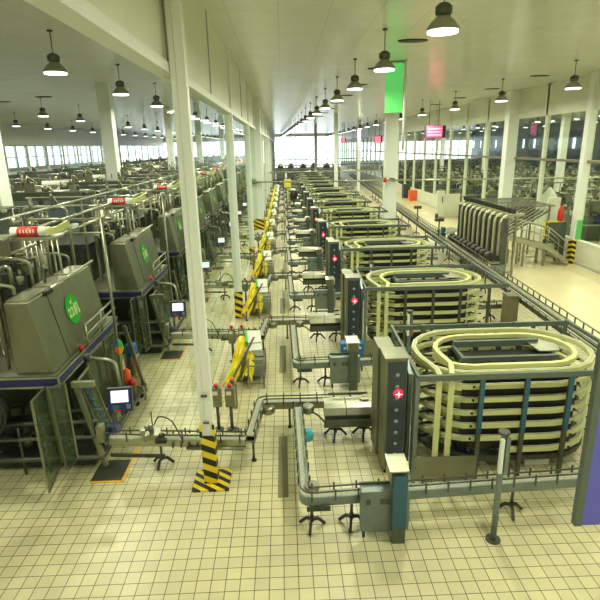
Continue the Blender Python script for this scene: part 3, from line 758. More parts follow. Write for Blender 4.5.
# ================================================================= LEFT: filling machines
fm_ = thing('filling_machine', (-4.9, 9.8, 0), 'x', 'machine')
H = [(-4.98, 1.99), (-4.08, 1.99), (-4.34, 3.30), (-4.80, 3.30)]
MB().prism([(-4.74, 2.0), (-4.09, 2.0), (-4.335, 3.28), (-4.74, 3.28)], 8.32, 11.15).build('hood', 'hood', fm_, 0.012)
hp_ = MB()
for k in range(3): hp_.box(-4.73, -4.36, 8.40 + 0.93 * k, 9.22 + 0.93 * k, 3.28, 3.31)
hp_.build('top_covers', 'steel_lt', fm_)
MB().tube([(-4.30, 9.15, 3.30), (-4.30, 11.3, 3.36)], 0.028).build('edge_rail', 'steel_lt', fm_)
MB().cbox((-4.29, 9.0, 3.28), (0.07, 0.26, 0.08)).build('rail_clip', 'black', fm_)
# seam on the sloped face
sl = Vector((-0.245, 0, 1.28)).normalized(); nrm = Vector((1.28, 0, 0.245)).normalized()
def on_slope(y, z, lift=0.006):
    k = (z - 2.0) / 1.28; return Vector((-4.09 - 0.245 * k, y, z)) + nrm * lift
MB().plate([on_slope(9.0, 2.03), on_slope(9.02, 2.03), on_slope(9.02, 3.24), on_slope(9.0, 3.24)], 0.008).build('door_seam', 'steel_dk', fm_)
# round sticker lying on the slope
cen = on_slope(9.75, 2.73, 0.012); uu = Vector((0, 1, 0)); vv = sl
pts = [cen + uu * 0.30 * math.cos(2 * PI * k / 28) + vv * 0.30 * math.sin(2 * PI * k / 28) for k in range(28)]
st = MB().plate(pts, 0.008).build('round_sticker', 'green', fm_)
st['label'] = 'round green sticker'
lf = [cen + nrm * 0.006 + uu * a + vv * b for a, b in ((-0.09, 0.20), (-0.03, 0.14), (0.06, 0.20), (0.02, 0.12), (-0.04, 0.09))]
MB().plate(lf, 0.006).build('leaf_mark', 'lime', st)
def sticker_text(parent, txt):
    cu = bpy.data.curves.new('sticker_number', 'FONT'); cu.body = txt; cu.size = 0.25; cu.align_x = 'CENTER'; cu.align_y = 'CENTER'; cu.extrude = 0.004; cu.offset = 0.006
    tmp = bpy.data.objects.new('text_source', cu); C.objects.link(tmp)
    bpy.context.view_layer.update()
    me = bpy.data.meshes.new_from_object(tmp.evaluated_get(bpy.context.evaluated_depsgraph_get())); bpy.data.objects.remove(tmp)
    me.materials.clear(); me.materials.append(M['lime'])
    o = bpy.data.objects.new('sticker_number', me); C.objects.link(o); o.parent = parent
    R = Matrix((uu, vv, nrm)).transposed().to_4x4(); R.translation = (cen + nrm * 0.01 - vv * 0.05) - Vector((-4.9, 9.8, 0))
    o.matrix_local = R; return o
# platform
MB().box(-6.8, -4.02, 8.22, 11.5, 1.94, 1.99).build('platform', 'steel_lt', fm_)
MB().box(-6.8, -4.0, 8.19, 8.215, 1.81, 1.95).box(-4.015, -3.99, 8.19, 11.5, 1.81, 1.95).build('blue_band', 'navy', fm_)
b = MB(); 
for z in (1.795, 1.965): b.box(-6.8, -3.975, 8.18, 8.20, z - 0.014, z + 0.014); b.box(-3.99, -3.97, 8.18, 11.5, z - 0.014, z + 0.014)
b.box(-3.99, -3.96, 8.17, 8.21, 1.78, 1.98).build('band_trim', 'steel_lt', fm_)
MB().box(-6.7, -4.1, 8.3, 11.4, 1.70, 1.80).build('underframe', 'steel_dk', fm_)
b = MB()
for z in (2.22, 2.42): b.tube([(-3.98, 9.6, z), (-3.98, 11.4, z)], 0.022)
for y in (9.65, 10.5, 11.35): b.tube([(-3.98, y, 1.97), (-3.98, y, 2.42)], 0.018)
b.build('hand_rail', 'steel_lt', fm_)
MB().cyl((-4.0, 9.35, 1.99), 0.045, 0.11, 10).build('red_beacon', 'red', fm_)
# legs
def leg(a, b, w=0.07, m='steel'): 
    return MB().bar([a, b], w, w).build('leg', m, fm_)
leg((-3.78, 8.35, 1.80), (-3.42, 8.30, 0.12), 0.075); leg((-3.78, 11.3, 1.80), (-3.45, 11.3, 0.12), 0.075)
leg((-4.35, 9.0, 1.72), (-4.35, 9.0, 0.12), 0.11, 'dark'); leg((-6.1, 8.6, 1.72), (-6.1, 8.6, 0.12), 0.09, 'steel_dk'); leg((-5.1, 11.2, 1.72), (-5.1, 11.2, 0.12), 0.09, 'steel_dk'); leg((-6.3, 11.2, 1.72), (-6.3, 11.2, 0.12), 0.09, 'steel_dk')
MB().box(-3.82, -3.42, 8.28, 8.36, 1.72, 1.82).build('strut_head', 'steel', fm_)
b = MB()
for y in (8.30, 9.3): b.tube([(-6.8, y, 0.30), (-3.42, y, 0.30)], 0.05); b.tube([(-6.8, y, 0.72), (-3.55, y, 0.72)], 0.04)
b.tube([(-6.8, 8.4, 0.98), (-3.5, 8.4, 0.98)], 0.035)
b.tube([(-3.45, 8.3, 0.30), (-3.45, 11.3, 0.30)], 0.045)
for x in (-6.5, -5.9, -4.9, -4.45): b.tube([(x, 8.3, 0.0), (x, 8.3, 0.98)], 0.025)
b.build('base_frame', 'steel_dk', fm_)
# dark plinth and guts
MB().box(-6.6, -3.7, 8.5, 9.15, 0.0, 0.22).box(-6.6, -3.65, 9.2, 9.8, 0.0, 0.5).build('plinth', 'dark', fm_, 0.01)
rnd = random.Random(11); b = MB(); b2 = MB()
for k in range(26):
    x = rnd.uniform(-6.5, -3.8); y = rnd.uniform(8.45, 9.5); z = rnd.uniform(0.4, 0.95)
    q = rnd.random()
    if q < 0.35: b.cyl((x, y, z), rnd.uniform(.03, .08), rnd.uniform(.08, .25), 10)
    elif q < 0.6: b2.cbox((x, y, z), (rnd.uniform(.08, .3), .12, rnd.uniform(.06, .2)), rnd.uniform(0, 1))
    else: (b if q < 0.85 else b2).tube(fillet([(x, y, z), (x + rnd.uniform(-.3, .3), y, z + .15), (x + rnd.uniform(-.4, .4), y + .2, z), (x + rnd.uniform(-.2, .2), y + .2, 0.25)], 0.1, 4), 0.022, 6)
b.build('valve_group', 'steel', fm_); b2.build('motor_group', 'dark', fm_)
b = MB()
for k in range(34):
    x = rnd.uniform(-6.6, -3.6); y = rnd.uniform(8.45, 9.7); z = rnd.uniform(0.2, 1.0); h_ = rnd.uniform(.1, .35)
    b.tube([(x, y, z), (x + rnd.choice((0, h_, -h_)), y + rnd.uniform(-.1, .1), z + rnd.choice((0, h_)))], rnd.choice((.015, .03, .05)), 7)
b.build('pipe_stubs', 'steel_dk', fm_)
b = MB()
for k in range(10):
    a = rnd.uniform(0, PI); x = rnd.uniform(-4.2, -3.8)
    b.tube([(x + 0.22 * math.cos(t * 0.5 + a) * (1 - t * 0.04), 8.45 + 0.04 * k, 0.72 + 0.25 * math.sin(t * 0.5)) for t in range(8)], 0.010, 5)
b.build('hose_bundle', 'black', fm_)
# open glass doors at the front
def gdoor(p, name='glass_door'):
    p = [Vector(q) for q in p]; g = MB().plate(p, 0.012).build(name, 'doorglass', fm_)
    e = MB(); e.bar([p[0], p[1]], 0.03, 0.03); e.bar([p[1], p[2]], 0.03, 0.03); e.bar([p[2], p[3]], 0.03, 0.03); e.bar([p[3], p[0]], 0.03, 0.03)
    e.build('door_frame', 'steel', g); return g
gdoor([(-4.07, 7.42, 0.22), (-4.12, 8.1, 0.35), (-4.22, 8.2, 1.80), (-4.08, 7.42, 1.92)])
gdoor([(-3.98, 7.95, 0.28), (-3.90, 8.26, 0.32), (-3.92, 8.28, 1.82), (-4.05, 7.95, 1.88)])
# slanted side window with coiled blue hose
gdoor([(-3.44, 8.45, 0.45), (-3.46, 9.0, 0.45), (-3.78, 9.0, 1.78), (-3.76, 8.45, 1.78)], 'side_window')
gdoor([(-3.92, 9.42, 0.30), (-3.92, 10.3, 0.30), (-3.96, 10.3, 1.78), (-3.96, 9.42, 1.78)], 'side_window')
gdoor([(-3.90, 10.36, 0.30), (-3.90, 11.2, 0.30), (-3.94, 11.2, 1.78), (-3.94, 10.36, 1.78)], 'side_window')
MB().tube([(-3.70 + 0.30 * t / 60 + 0.035 * math.cos(t * 0.9), 8.52 + 0.2 * t / 60 + 0.035 * math.sin(t * 0.9), 1.7 - 1.1 * t / 60) for t in range(61)], 0.009, 5).build('coiled_hose', 'blue', fm_)
MB().cbox((-3.35, 8.75, 0.62), (0.16, 0.2, 0.14)).cyl((-3.32, 8.6, 0.5), 0.06, 0.14, 10).build('blue_valves', 'navy', fm_)
MB().box(-3.50, -3.38, 8.25, 8.40, 0.62, 0.95).build('strut_box', 'steel', fm_)
# body behind
MB().box(-6.5, -4.6, 9.95, 11.3, 0.15, 1.70).build('machine_body', 'greycab', fm_, 0.01)
MB().box(-4.58, -3.95, 10.4, 11.25, 0.15, 1.70).build('side_cabinet', 'steel_dk', fm_, 0.01)
# monitor on a bent arm
arm = MB().tube(fillet([(-3.72, 8.95, 2.00), (-3.2, 8.85, 1.97), (-3.14, 8.76, 1.45)], 0.16), 0.035).build('monitor_arm', 'steel_lt', fm_)
MB().cyl((-3.76, 8.96, 1.93), 0.06, 0.14, 10).build('arm_joint', 'black', arm)
mo = MB().cbox((-3.13, 8.66, 1.28), (0.44, 0.10, 0.46), 0.08, -0.25).build('operator_monitor', 'navy', fm_, 0.01)
def mon(dx, dz, w_, h_, m, nm, d=0.058):
    R = Matrix.Rotation(0.08, 3, 'Z') @ Matrix.Rotation(-0.25, 3, 'X'); c_ = Vector((-3.13, 8.66, 1.28)) + R @ Vector((dx, -d, dz))
    MB().cbox(c_, (w_, 0.012, h_), 0.08, -0.25).build(nm, m, mo)
mon(0, 0.06, 0.31, 0.22, 'screen', 'screen'); mon(-0.08, -0.14, 0.12, 0.07, 'teal', 'keypad'); mon(0.15, -0.13, 0.07, 0.09, 'bluegrey', 'keypad'); mon(-0.05, -0.20, 0.12, 0.03, 'red', 'red_keys'); mon(0, 0.225, 0.44, 0.02, 'steel_lt', 'top_trim')
MB().cyl((-3.12, 8.64, 0.96), 0.03, 0.09, 8).build('lower_bracket', 'steel_dk', mo)
# upper pipework on poles
for x, y in ((-3.70, 10.5), (-5.6, 9.0), (-5.6, 11.2), (-5.0, 8.6)):
    MB().tube([(x, y, 1.97 if x < -4 else 0.0), (x, y, 4.42)], 0.033).build('upper_pole', 'steel', fm_)
b = MB()
for z, x in ((4.25, -4.95), (3.95, -4.95), (4.42, -5.6)): b.tube([(x, 6.9, z), (x, 12.4, z)], 0.03)
for y, z in ((8.6, 3.55), (9.3, 3.85), (10.1, 4.15), (11.0, 3.6), (11.3, 4.3)): b.tube(fillet([(-8.2, y, z), (-4.9, y, z), (-4.75, y + 0.15, z - 0.1), (-4.75, y + 0.15, 3.32)], 0.15), 0.03)
b.build('upper_pipes', 'steel_lt', fm_)
b = MB()
for k in range(7): b.tube([(-5.35 + 0.11 * k, 10.6, 2.0), (-5.35 + 0.11 * k, 10.6, 3.95)], 0.025)
b.tube(fillet([(-5.4, 9.2, 2.0), (-5.4, 9.2, 3.6), (-5.0, 9.2, 3.75), (-5.0, 9.2, 3.3)], 0.12), 0.04)
for k in range(5): b.cyl((-5.3 + 0.3 * (k % 2), 9.0 + 0.5 * k, 3.31), 0.07, 0.16, 10)
b.build('riser_pipes', 'steel', fm_)
b = MB()
for k in range(9): 
    x = rnd.uniform(-7.6, -5.2); y = rnd.uniform(8.4, 11.3); b.cbox((x, y, rnd.uniform(2.1, 3.6)), (rnd.uniform(.15, .45), rnd.uniform(.1, .3), rnd.uniform(.2, .7)))
b.box(-7.4, -5.7, 9.4, 11.3, 2.0, 3.1)
b.build('upper_blocks', 'dark', fm_)
b = MB().cyl((-5.9, 9.1, 3.4), 0.10, 0.35, 12).cyl((-6.4, 8.8, 3.2), 0.08, 0.3, 12); b.build('pale_bottles', 'dots', fm_)
# machines 2.. copies, each with its own number
CH = '机'
fills = rows(fm_, NROW, lambda k: ('x'), 'stainless filling machines of the left line')
for k, q in enumerate(fills):
    q['label'] = ('stainless filling machine with slanted hood and round green number sticker, %s of the left line' % ORD[k])
    if k < 5:
        stc = [c_ for c_ in q.children if c_.name.startswith('round_sticker')][0]
        sticker_text(stc, '%d%s' % (22 - k, CH))

# black hose drum and round hatch of the nearest machine at the picture's edge
hd = thing('hose_drum', (-5.35, 8.35, 0.5), 'black hose drum hanging under the nearest platform at the left edge', 'hose drum')
MB().lathe((-5.28, 7.95, 1.42), [(0.30, 0), (0.36, 0.04), (0.36, 0.26), (0.30, 0.30)], 22, 'y').build('drum', 'dark', hd)
MB().tube([(-5.28 + 0.40 * math.cos(t * 0.35), 8.0, 1.38 + 0.42 * math.sin(t * 0.35)) for t in range(-4, 9)], 0.03, 8).build('hose', 'black', hd)
MB().bar([(-5.28, 8.1, 1.42), (-5.28, 8.1, 1.80)], 0.05, 0.05).build('hanger', 'steel_dk', hd)
mw = thing('rounded_window_unit', (-5.1, 7.9, 2.9), 'dark rounded window unit with pale rim at the left edge', 'window unit')
rp = [(-5.4, 2.72), (-4.92, 2.72), (-4.82, 2.80), (-4.84, 3.12), (-4.96, 3.2), (-5.4, 3.2)]
MB().prism([(x - 0.0, z - 0.05) for x, z in rp], 8.02, 8.10).build('rim', 'steel_lt', mw)
MB().prism([(x - 0.045 if x > -5.3 else x, (z - 2.96) * 0.82 + 2.91) for x, z in rp], 8.0, 8.02).build('dark_pane', 'black', mw)
MB().bar([(-5.2, 8.1, 2.65), (-5.2, 8.25, 1.98)], 0.06, 0.06).build('bracket', 'steel_dk', mw)

# paper reels with red printed wrap, one over every machine
pr = thing('reel_feed', (-4.75, 9.6, 3.3), 'x', 'packaging reel')
MB().box(-5.6, -4.2, 9.40, 9.85, 4.15, 4.20).build('table', 'steel_lt', pr)
MB().lathe((-5.05, 9.6, 4.29), [(0.09, 0), (0.09, 0.7)], 14, 'x').build('reel', 'paper', pr)
MB().lathe((-4.92, 9.6, 4.29), [(0.095, 0), (0.095, 0.38)], 14, 'x').build('red_wrap', 'redlabel', pr)
s = MB()
for k in range(5): s.cbox((-4.85 + 0.06 * k, 9.502, 4.31), (0.03, 0.012, 0.06))
s.build('white_print', 'paper', pr)
MB().sweep([(-4.40, 9.6, 4.28), (-4.2, 9.62, 4.32), (-4.02, 9.7, 4.42)], [(-0.09, -0.06), (0.09, -0.06), (0.09, 0.06), (-0.09, 0.06)]).build('folded_end', 'belt', pr)
MB().tube([(-5.5, 9.6, 1.99), (-5.5, 9.6, 4.15)], 0.03).tube([(-4.6, 9.6, 3.3), (-4.6, 9.6, 4.15)], 0.03).build('stand', 'steel', pr)
rows(pr, NROW, lambda k: 'white reel with red printed wrap on the rack over the %s filling machine' % ORD[k], 'wrapped reels over the filling machines')

def clutter(x0, x1, y0, y1, z0, z1, n, seed, name, m, parent, kinds='pbv'):
    r_ = random.Random(seed); b = MB()
    for k in range(n):
        x = r_.uniform(x0, x1); y = r_.uniform(y0, y1); z = r_.uniform(z0, z1); q = r_.choice(kinds); l = r_.uniform(.15, .6)
        if q == 'p':
            d = r_.choice(((l, 0, 0), (0, l, 0), (0, 0, l))); b.tube(fillet([(x, y, z), (x + d[0], y + d[1], z + d[2]), (x + d[0] + r_.choice((0, .2)), y + d[1], z + d[2] - r_.uniform(.1, .4))], 0.06, 3), r_.choice((.02, .03, .045)), 6)
        elif q == 'b': b.cbox((x, y, z), (l * .6, l * .4, l * .6), r_.uniform(0, .3))
        else: b.cyl((x, y, z), r_.uniform(.04, .12), l * .7, 9)
    o = b.build(name, m, parent); o['kind'] = 'stuff'; return o
clutter(-7.4, -4.9, 8.3, 11.3, 3.0, 4.3, 40, 31, 'upper_valves', 'steel', fm_)
for q in fills[1:]:
    c_ = fm_.children[-1].copy(); C.objects.link(c_); c_.parent = q
# tall grey cabinets behind the fillers
gc = thing('grey_process_cabinet', (-8.2, 14.0, 0), 'x', 'cabinet')
MB().box(-9.6, -6.9, 13.6, 14.45, 0.0, 4.35).build('body', 'greycab', gc, 0.02)
s = MB().box(-9.4, -8.4, 13.585, 13.6, 3.4, 4.1).box(-8.2, -7.2, 13.585, 13.6, 3.4, 4.1); s.build('door', 'bluegrey', gc)
s = MB().box(-8.05, -7.4, 13.575, 13.585, 3.55, 4.0); s.build('window_panel', 'curtain', gc)
MB().box(-8.33, -8.27, 13.57, 13.6, 3.0, 4.3).build('door_gap', 'dark', gc)
MB().box(-9.65, -6.85, 13.58, 14.5, 4.35, 4.40).build('top', 'steel', gc)
MB().cyl((-7.2, 14.0, 4.4), 0.1, 0.18, 10).cyl((-8.3, 14.0, 4.4), 0.08, 0.12, 10).build('roof_valves', 'dark', gc)
clutter(-9.3, -7.0, 13.65, 14.3, 4.35, 4.6, 16, 8, 'roof_fittings', 'steel', gc)
for ch in gc.children:
    if ch.name.startswith('roof_fittings') or True: ch.location.y -= 1.1
rows(gc, NROW - 1, lambda k: 'big grey process cabinet behind the filling machines, %s from the camera' % ORD[k], 'grey process cabinets')
tk = thing('steel_tank', (-6.0, 13.2, 0), 'x', 'tank')
MB().lathe((-6.35, 12.75, 0.4), [(0.2, 0), (0.42, 0.15), (0.42, 3.3), (0.2, 3.5)], 18).build('vessel', 'steel', tk)
b = MB()
for a in range(3): b.cyl((-6.35 + 0.3 * math.cos(a * 2.1), 12.75 + 0.3 * math.sin(a * 2.1), 0), 0.03, 0.5, 8)
b.build('legs', 'steel_dk', tk)
b = MB().tube(fillet([(-6.35, 12.75, 3.9), (-6.35, 12.75, 4.4), (-5.3, 12.75, 4.4), (-5.3, 12.75, 2.1)], 0.15), 0.035).cyl((-6.1, 12.6, 3.88), 0.05, 0.3, 8); b.build('pipe', 'steel_lt', tk)
clutter(-7.0, -5.5, 12.2, 13.3, 3.7, 4.3, 14, 9, 'top_valves', 'steel', tk)
rows(tk, NROW - 1, lambda k: 'upright steel tank with pipe beside the grey cabinets, %s from the camera' % ORD[k], 'upright steel tanks')

# second line of machines further left
m2 = thing('side_line_machine', (-12.5, 16.0, 0), 'x', 'machine')
MB().box(-14.4, -11.0, 15.0, 17.4, 0.0, 2.6).build('body', 'steel_dk', m2, 0.02)
MB().prism([(-13.2, 2.6), (-11.8, 2.6), (-12.1, 3.9), (-13.0, 3.9)], 15.1, 17.2).build('hood', 'hood', m2)
MB().box(-14.6, -13.3, 15.4, 17.0, 2.6, 4.4).build('top_cabinet', 'greycab', m2)
b = MB()
for k in range(8): b.tube([(-11.0 - 0.4 * k, 15.0, 2.6), (-11.0 - 0.4 * k, 15.0, 4.1)], 0.035)
for z in (3.3, 4.1): b.tube([(-14.4, 15.0, z), (-10.6, 15.0, z)], 0.035); b.tube([(-10.6, 14.2, z), (-10.6, 18.6, z)], 0.04)
b.build('pipes', 'steel_lt', m2)
MB().lathe((-12.2, 16.0, 4.15), [(0.14, 0), (0.14, 1.3)], 12, 'x').build('reel', 'paper', m2)
MB().box(-12.6, -10.8, 15.6, 16.4, 3.95, 4.0).build('reel_table', 'steel', m2)
clutter(-14.2, -10.8, 14.8, 17.6, 2.3, 4.3, 70, 3, 'fittings', 'steel', m2); clutter(-14.2, -10.8, 14.8, 17.6, 2.3, 4.0, 30, 4, 'dark_fittings', 'dark', m2)
rows(m2, 15, lambda k: 'machine of the outer left line with pipes and white reel, %s from the camera' % ORD[k], 'machines of the outer left line')
m3 = thing('outer_line_machine', (-20, 18.0, 0), 'x', 'machine')
MB().box(-23.5, -18, 17.0, 20.2, 0.0, 2.8).build('body', 'steel_dk', m3, 0.02); MB().box(-22.5, -20, 17.3, 19.6, 2.8, 4.1).build('cabinet', 'greycab', m3)
b = MB()
for k in range(6): b.cyl((-19.6 + 0.35 * k, 17.6 + 0.3 * (k % 3), 2.8), 0.12, 0.6 + 0.1 * (k % 3), 10)
b.tube([(-23, 17.0, 3.6), (-17.5, 17.0, 3.6)], 0.05); b.build('vessels', 'steel_lt', m3)
clutter(-23.0, -18.0, 16.8, 20.4, 2.7, 4.2, 70, 5, 'fittings', 'steel', m3); clutter(-23.0, -18.0, 16.8, 20.4, 2.7, 4.0, 24, 6, 'pale_fittings', 'whitepart', m3)
rows(m3, 14, lambda k: 'low machine block near the left glass screen, %s from the camera' % ORD[k], 'machine blocks near the left screen', pitch=7)

# small things around the second filler
tag(MB().lathe((-3.88, 11.9, 0.0), [(0.17, 0), (0.19, 0.02), (0.19, 0.82), (0.15, 0.86)], 14).build('steel_canister', 'steel'), 'steel canister standing under the blue bucket by the nearest filler', 'canister')
bb = thing('blue_bucket', (-3.88, 11.9, 0.86), 'blue bucket standing upside down on the steel canister', 'bucket')
MB().lathe((-3.88, 11.9, 0.86), [(0.15, 0), (0.13, 0.2), (0.11, 0.27), (0.05, 0.29)], 16).build('bucket_body', 'blue', bb)
MB().lathe((-3.88, 11.9, 0.86), [(0.165, 0), (0.165, 0.025)], 16).build('rim', 'blue', bb)
rd = thing('red_pump_cart', (-3.7, 11.0, 0), 'grey box cart with red pump behind the nearest operator monitor', 'pump')
MB().box(-3.86, -3.52, 10.75, 11.25, 0.1, 0.52).build('cart_box', 'brown', rd, 0.01)
MB().lathe((-3.74, 10.95, 0.52), [(0.09, 0), (0.10, 0.04), (0.09, 0.30), (0.03, 0.36)], 14).build('red_cylinder', 'orange', rd)
MB().lathe((-3.60, 10.85, 0.52), [(0.08, 0), (0.08, 0.10), (0.02, 0.14)], 12, 'z').build('red_motor', 'red', rd)
b = MB()
for x in (-3.84, -3.54):
    for y in (10.8, 11.2): b.lathe((x, y - 0.02, 0.06), [(0.06, 0), (0.06, 0.04)], 12, 'y')
b.build('wheels', 'black', rd)
MB().tube([(-3.52, 10.9, 0.45), (-3.40, 10.9, 0.42), (-3.35, 10.92, 0.2), (-3.40, 11.0, 0.06)], 0.03).build('grey_hose', 'steel', rd)
ps = thing('colour_test_card', (-3.66, 10.42, 1.3), 'small round card in red, yellow, green and blue on the pole of the nearest filler', 'card')
for k, m in enumerate(('greenplastic', 'blue', 'orange', 'yellow')):
    a0 = k * PI / 2; pts = [(-3.66, 10.44, 1.62)] + [(-3.66 + 0.10 * math.cos(a0 + t * PI / 8), 10.44, 1.62 + 0.18 * math.sin(a0 + t * PI / 8)) for t in range(5)]
    MB().plate(pts, 0.015).build('sector', m, ps)

# floor gratings with yellow edging
ft = thing('floor_grating', (-3.4, 8.2, 0), 'x', 'floor grating')
MB().box(-3.62, -3.06, 7.98, 8.62, 0.001, 0.012).build('grating', 'matdark', ft)
MB().box(-3.6, -3.02, 7.93, 7.98, 0.001, 0.014).box(-3.06, -3.01, 7.93, 9.5, 0.001, 0.014).build('edging', 'amber', ft)
rows(ft, 8, lambda k: 'dark floor grating with yellow edging under the %s filling machine' % ORD[k], 'floor gratings under the filling machines')
# drain channels along the aisle
dr = thing('drain_channel', (-0.15, 6, 0), 'x', 'drain')
MB().box(-0.24, -0.06, 7.35, 9.25, 0.001, 0.006).build('cover', 'brown', dr)
rows(dr, 12, lambda k: 'dull floor drain strip in the aisle tiles, %s from the camera' % ORD[k], 'floor drain strips in the aisle', pitch=5.0)

# ================================================================= RIGHT AISLE: case packer with stairs
pk = thing('case_packer', (10.2, 24.3, 0), 'case packing machine with row of pale curved chutes over black rollers', 'machine')
for k in range(9):
    y = 21.75 + 0.62 * k
    MB().sweep(fillet([(9.35, y, 0.95), (9.35, y, 2.45), (9.55, y, 2.68), (10.3, y, 2.72)], 0.25), [(-0.11, -0.05), (0.11, -0.05), (0.11, 0.05), (-0.11, 0.05)]).build('curved_chute', 'chute' if k % 2 else 'chute2', pk)
b = MB()
for k in range(10): b.box(9.30, 9.50, 21.45 + 0.62 * k, 21.52 + 0.62 * k, 0.8, 2.6)
b.build('divider_plates', 'steel_dk', pk)
for k in range(10):
    MB().lathe((8.95, 21.55 + 0.56 * k, 0.92), [(0.15, 0), (0.20, 0.05), (0.20, 0.34), (0.15, 0.39)], 14, 'y').build('black_roller', 'black', pk)
MB().box(8.6, 9.3, 21.4, 27.4, 0.66, 0.74).build('bed', 'steel', pk)
for y in (21.5, 24.4, 27.3):
    for x in (8.65, 9.9): MB().box(x - 0.04, x + 0.04, y - 0.04, y + 0.04, 0, 2.65 if x > 9 else 0.7).build('frame_post', 'steel', pk)
MB().box(8.69, 9.86, 21.46, 21.54, 0.22, 0.28).build('cross_rail', 'steel', pk)
MB().box(9.55, 9.75, 21.9, 27.2, 0.25, 2.2).build('inner_body', 'greycab', pk)
b = MB().bar([(9.7, 21.3, 2.95), (9.7, 27.6, 2.95)], 0.12, 0.06)
for k in range(28): b.box(9.62, 9.78, 21.35 + 0.22 * k, 21.45 + 0.22 * k, 2.80, 3.0)
b.build('chain_track', 'dark', pk)
MB().box(9.0, 9.6, 21.42, 21.47, 0.1, 0.6).build('end_panel', 'bluegrey', pk)
MB().box(8.55, 8.72, 27.3, 27.6, 0.9, 1.35).build('blue_motor', 'teal', pk)
MB().cbox((9.0, 23.1, 0.3), (0.5, 0.4, 0.5)).build('floor_motor', 'dark', pk)
# inclined rack of lanes behind
ir = thing('inclined_lane_rack', (11.5, 25.5, 0), 'rack of inclined steel lanes behind the stairs of the case packer', 'rack')
b = MB()
for k in range(9):
    y = 24.6 + 0.42 * k
    b.bar([(10.3, y, 1.0), (12.9, y, 2.55)], 0.09, 0.05)
b.build('lanes', 'steel_lt', ir)
b = MB()
for k in range(8): 
    y = 24.8 + 0.42 * k; b.bar([(10.3, y, 0.85), (12.9, y, 2.40)], 0.16, 0.03)
b.build('lane_bottoms', 'dark', ir)
b = MB()
for x, zt in ((10.35, 2.7), (11.6, 2.75), (12.85, 2.75)):
    for y in (24.5, 26.3, 28.1): b.box(x - 0.035, x + 0.035, y - 0.035, y + 0.035, 0, zt)
for y in (24.5, 26.3, 28.1): b.bar([(10.3, y, 2.72), (13.1, y, 2.72)], 0.05, 0.05)
for k in range(14): b.bar([(10.4 + 0.2 * k, 24.5, 2.76), (10.4 + 0.2 * k, 28.4, 2.76)], 0.03, 0.03)
b.build('support_frame', 'steel', ir)
# stairs
sr = thing('access_stairs', (12, 24.0, 0), 'steel access stairs with handrails rising left onto the case packer', 'stairs')
b = MB()
for yy in (23.45, 24.2):
    b.plate([(13.5, yy, 0.02), (13.5, yy, 0.24), (12.5, yy, 1.02), (10.35, yy, 1.55), (10.35, yy, 1.32), (12.4, yy, 0.78)], 0.05)
b.build('stringer', 'steel_lt', sr)
for k in range(5):
    MB().box(12.45 + 0.2 * k, 12.70 + 0.2 * k, 23.48, 24.17, 0.80 - 0.16 * k, 0.83 - 0.16 * k).build('tread', 'steel_lt', sr)
MB().plate([(12.45, 23.48, 0.92), (12.45, 24.17, 0.92), (10.35, 24.17, 1.44), (10.35, 23.48, 1.44)], 0.03).build('landing', 'steel', sr)
b = MB()
for yy in (23.45, 24.2):
    b.tube(fillet([(13.35, yy, 0.2), (13.35, yy, 1.1), (12.4, yy, 1.85), (10.45, yy, 2.35), (10.45, yy, 1.5)], 0.15), 0.03)
    b.tube([(13.35, yy, 0.7), (12.4, yy, 1.45), (10.45, yy, 1.95)], 0.022)
    for x, z0, z1 in ((12.4, 1.0, 1.85), (11.7, 1.2, 2.03), (11.1, 1.35, 2.18)): b.tube([(x, yy, z0), (x, yy, z1)], 0.022)
b.build('hand_rail', 'steel_lt', sr)
for x, z in ((10.5, 1.45), (11.3, 1.25), (12.3, 0.85)):
    b = MB()
    for yy in (23.5, 24.15): b.box(x - 0.04, x + 0.04, yy - 0.04, yy + 0.04, 0, z)
    b.build('support_leg', 'steel', sr)
ls = thing('low_shelf_rack', (11.9, 24.6, 0), 'low rack with two pale shelves under the access stairs', 'shelf')
for z in (0.25, 0.55): MB().box(10.95, 12.4, 24.26, 24.44, z, z + 0.04).build('shelf', 'belt', ls)
b = MB()
for x in (10.97, 12.38): b.box(x - 0.02, x + 0.02, 24.32, 24.46, 0, 0.7)
b.build('upright', 'steel', ls)
eg = thing('end_guard_panel', (13.5, 24.6, 0), 'dark grey guard panel with yellow edges between the stairs and the striped column', 'panel')
MB().box(13.35, 13.8, 24.5, 24.56, 0.05, 1.95).box(12.7, 13.35, 24.5, 24.56, 0.9, 1.95).build('panel', 'greycab', eg)
MB().box(12.66, 12.74, 24.46, 24.5, 1.1, 2.0).box(12.7, 13.6, 24.46, 24.5, 1.93, 2.0).build('yellow_edge', 'paleyellow', eg)
MB().box(13.4, 13.46, 24.5, 24.56, 0, 0.06).box(13.7, 13.76, 24.5, 24.56, 0, 0.06).build('feet', 'black', eg)
tag(MB().lathe((13.45, 24.53, 1.97), [(0.12, 0), (0.15, 0.1), (0.14, 0.5), (0.08, 0.68), (0.03, 0.75)], 14).build('red_bag', 'redlabel'), 'dark red bag standing on top of the yellow edged guard panel', 'bag')
wp = tag(MB().box(13.35, 13.95, 25.6, 25.75, 0.0, 3.0).build('white_board', 'whitepart'), 'tall white board standing behind the inclined lane rack', 'board')

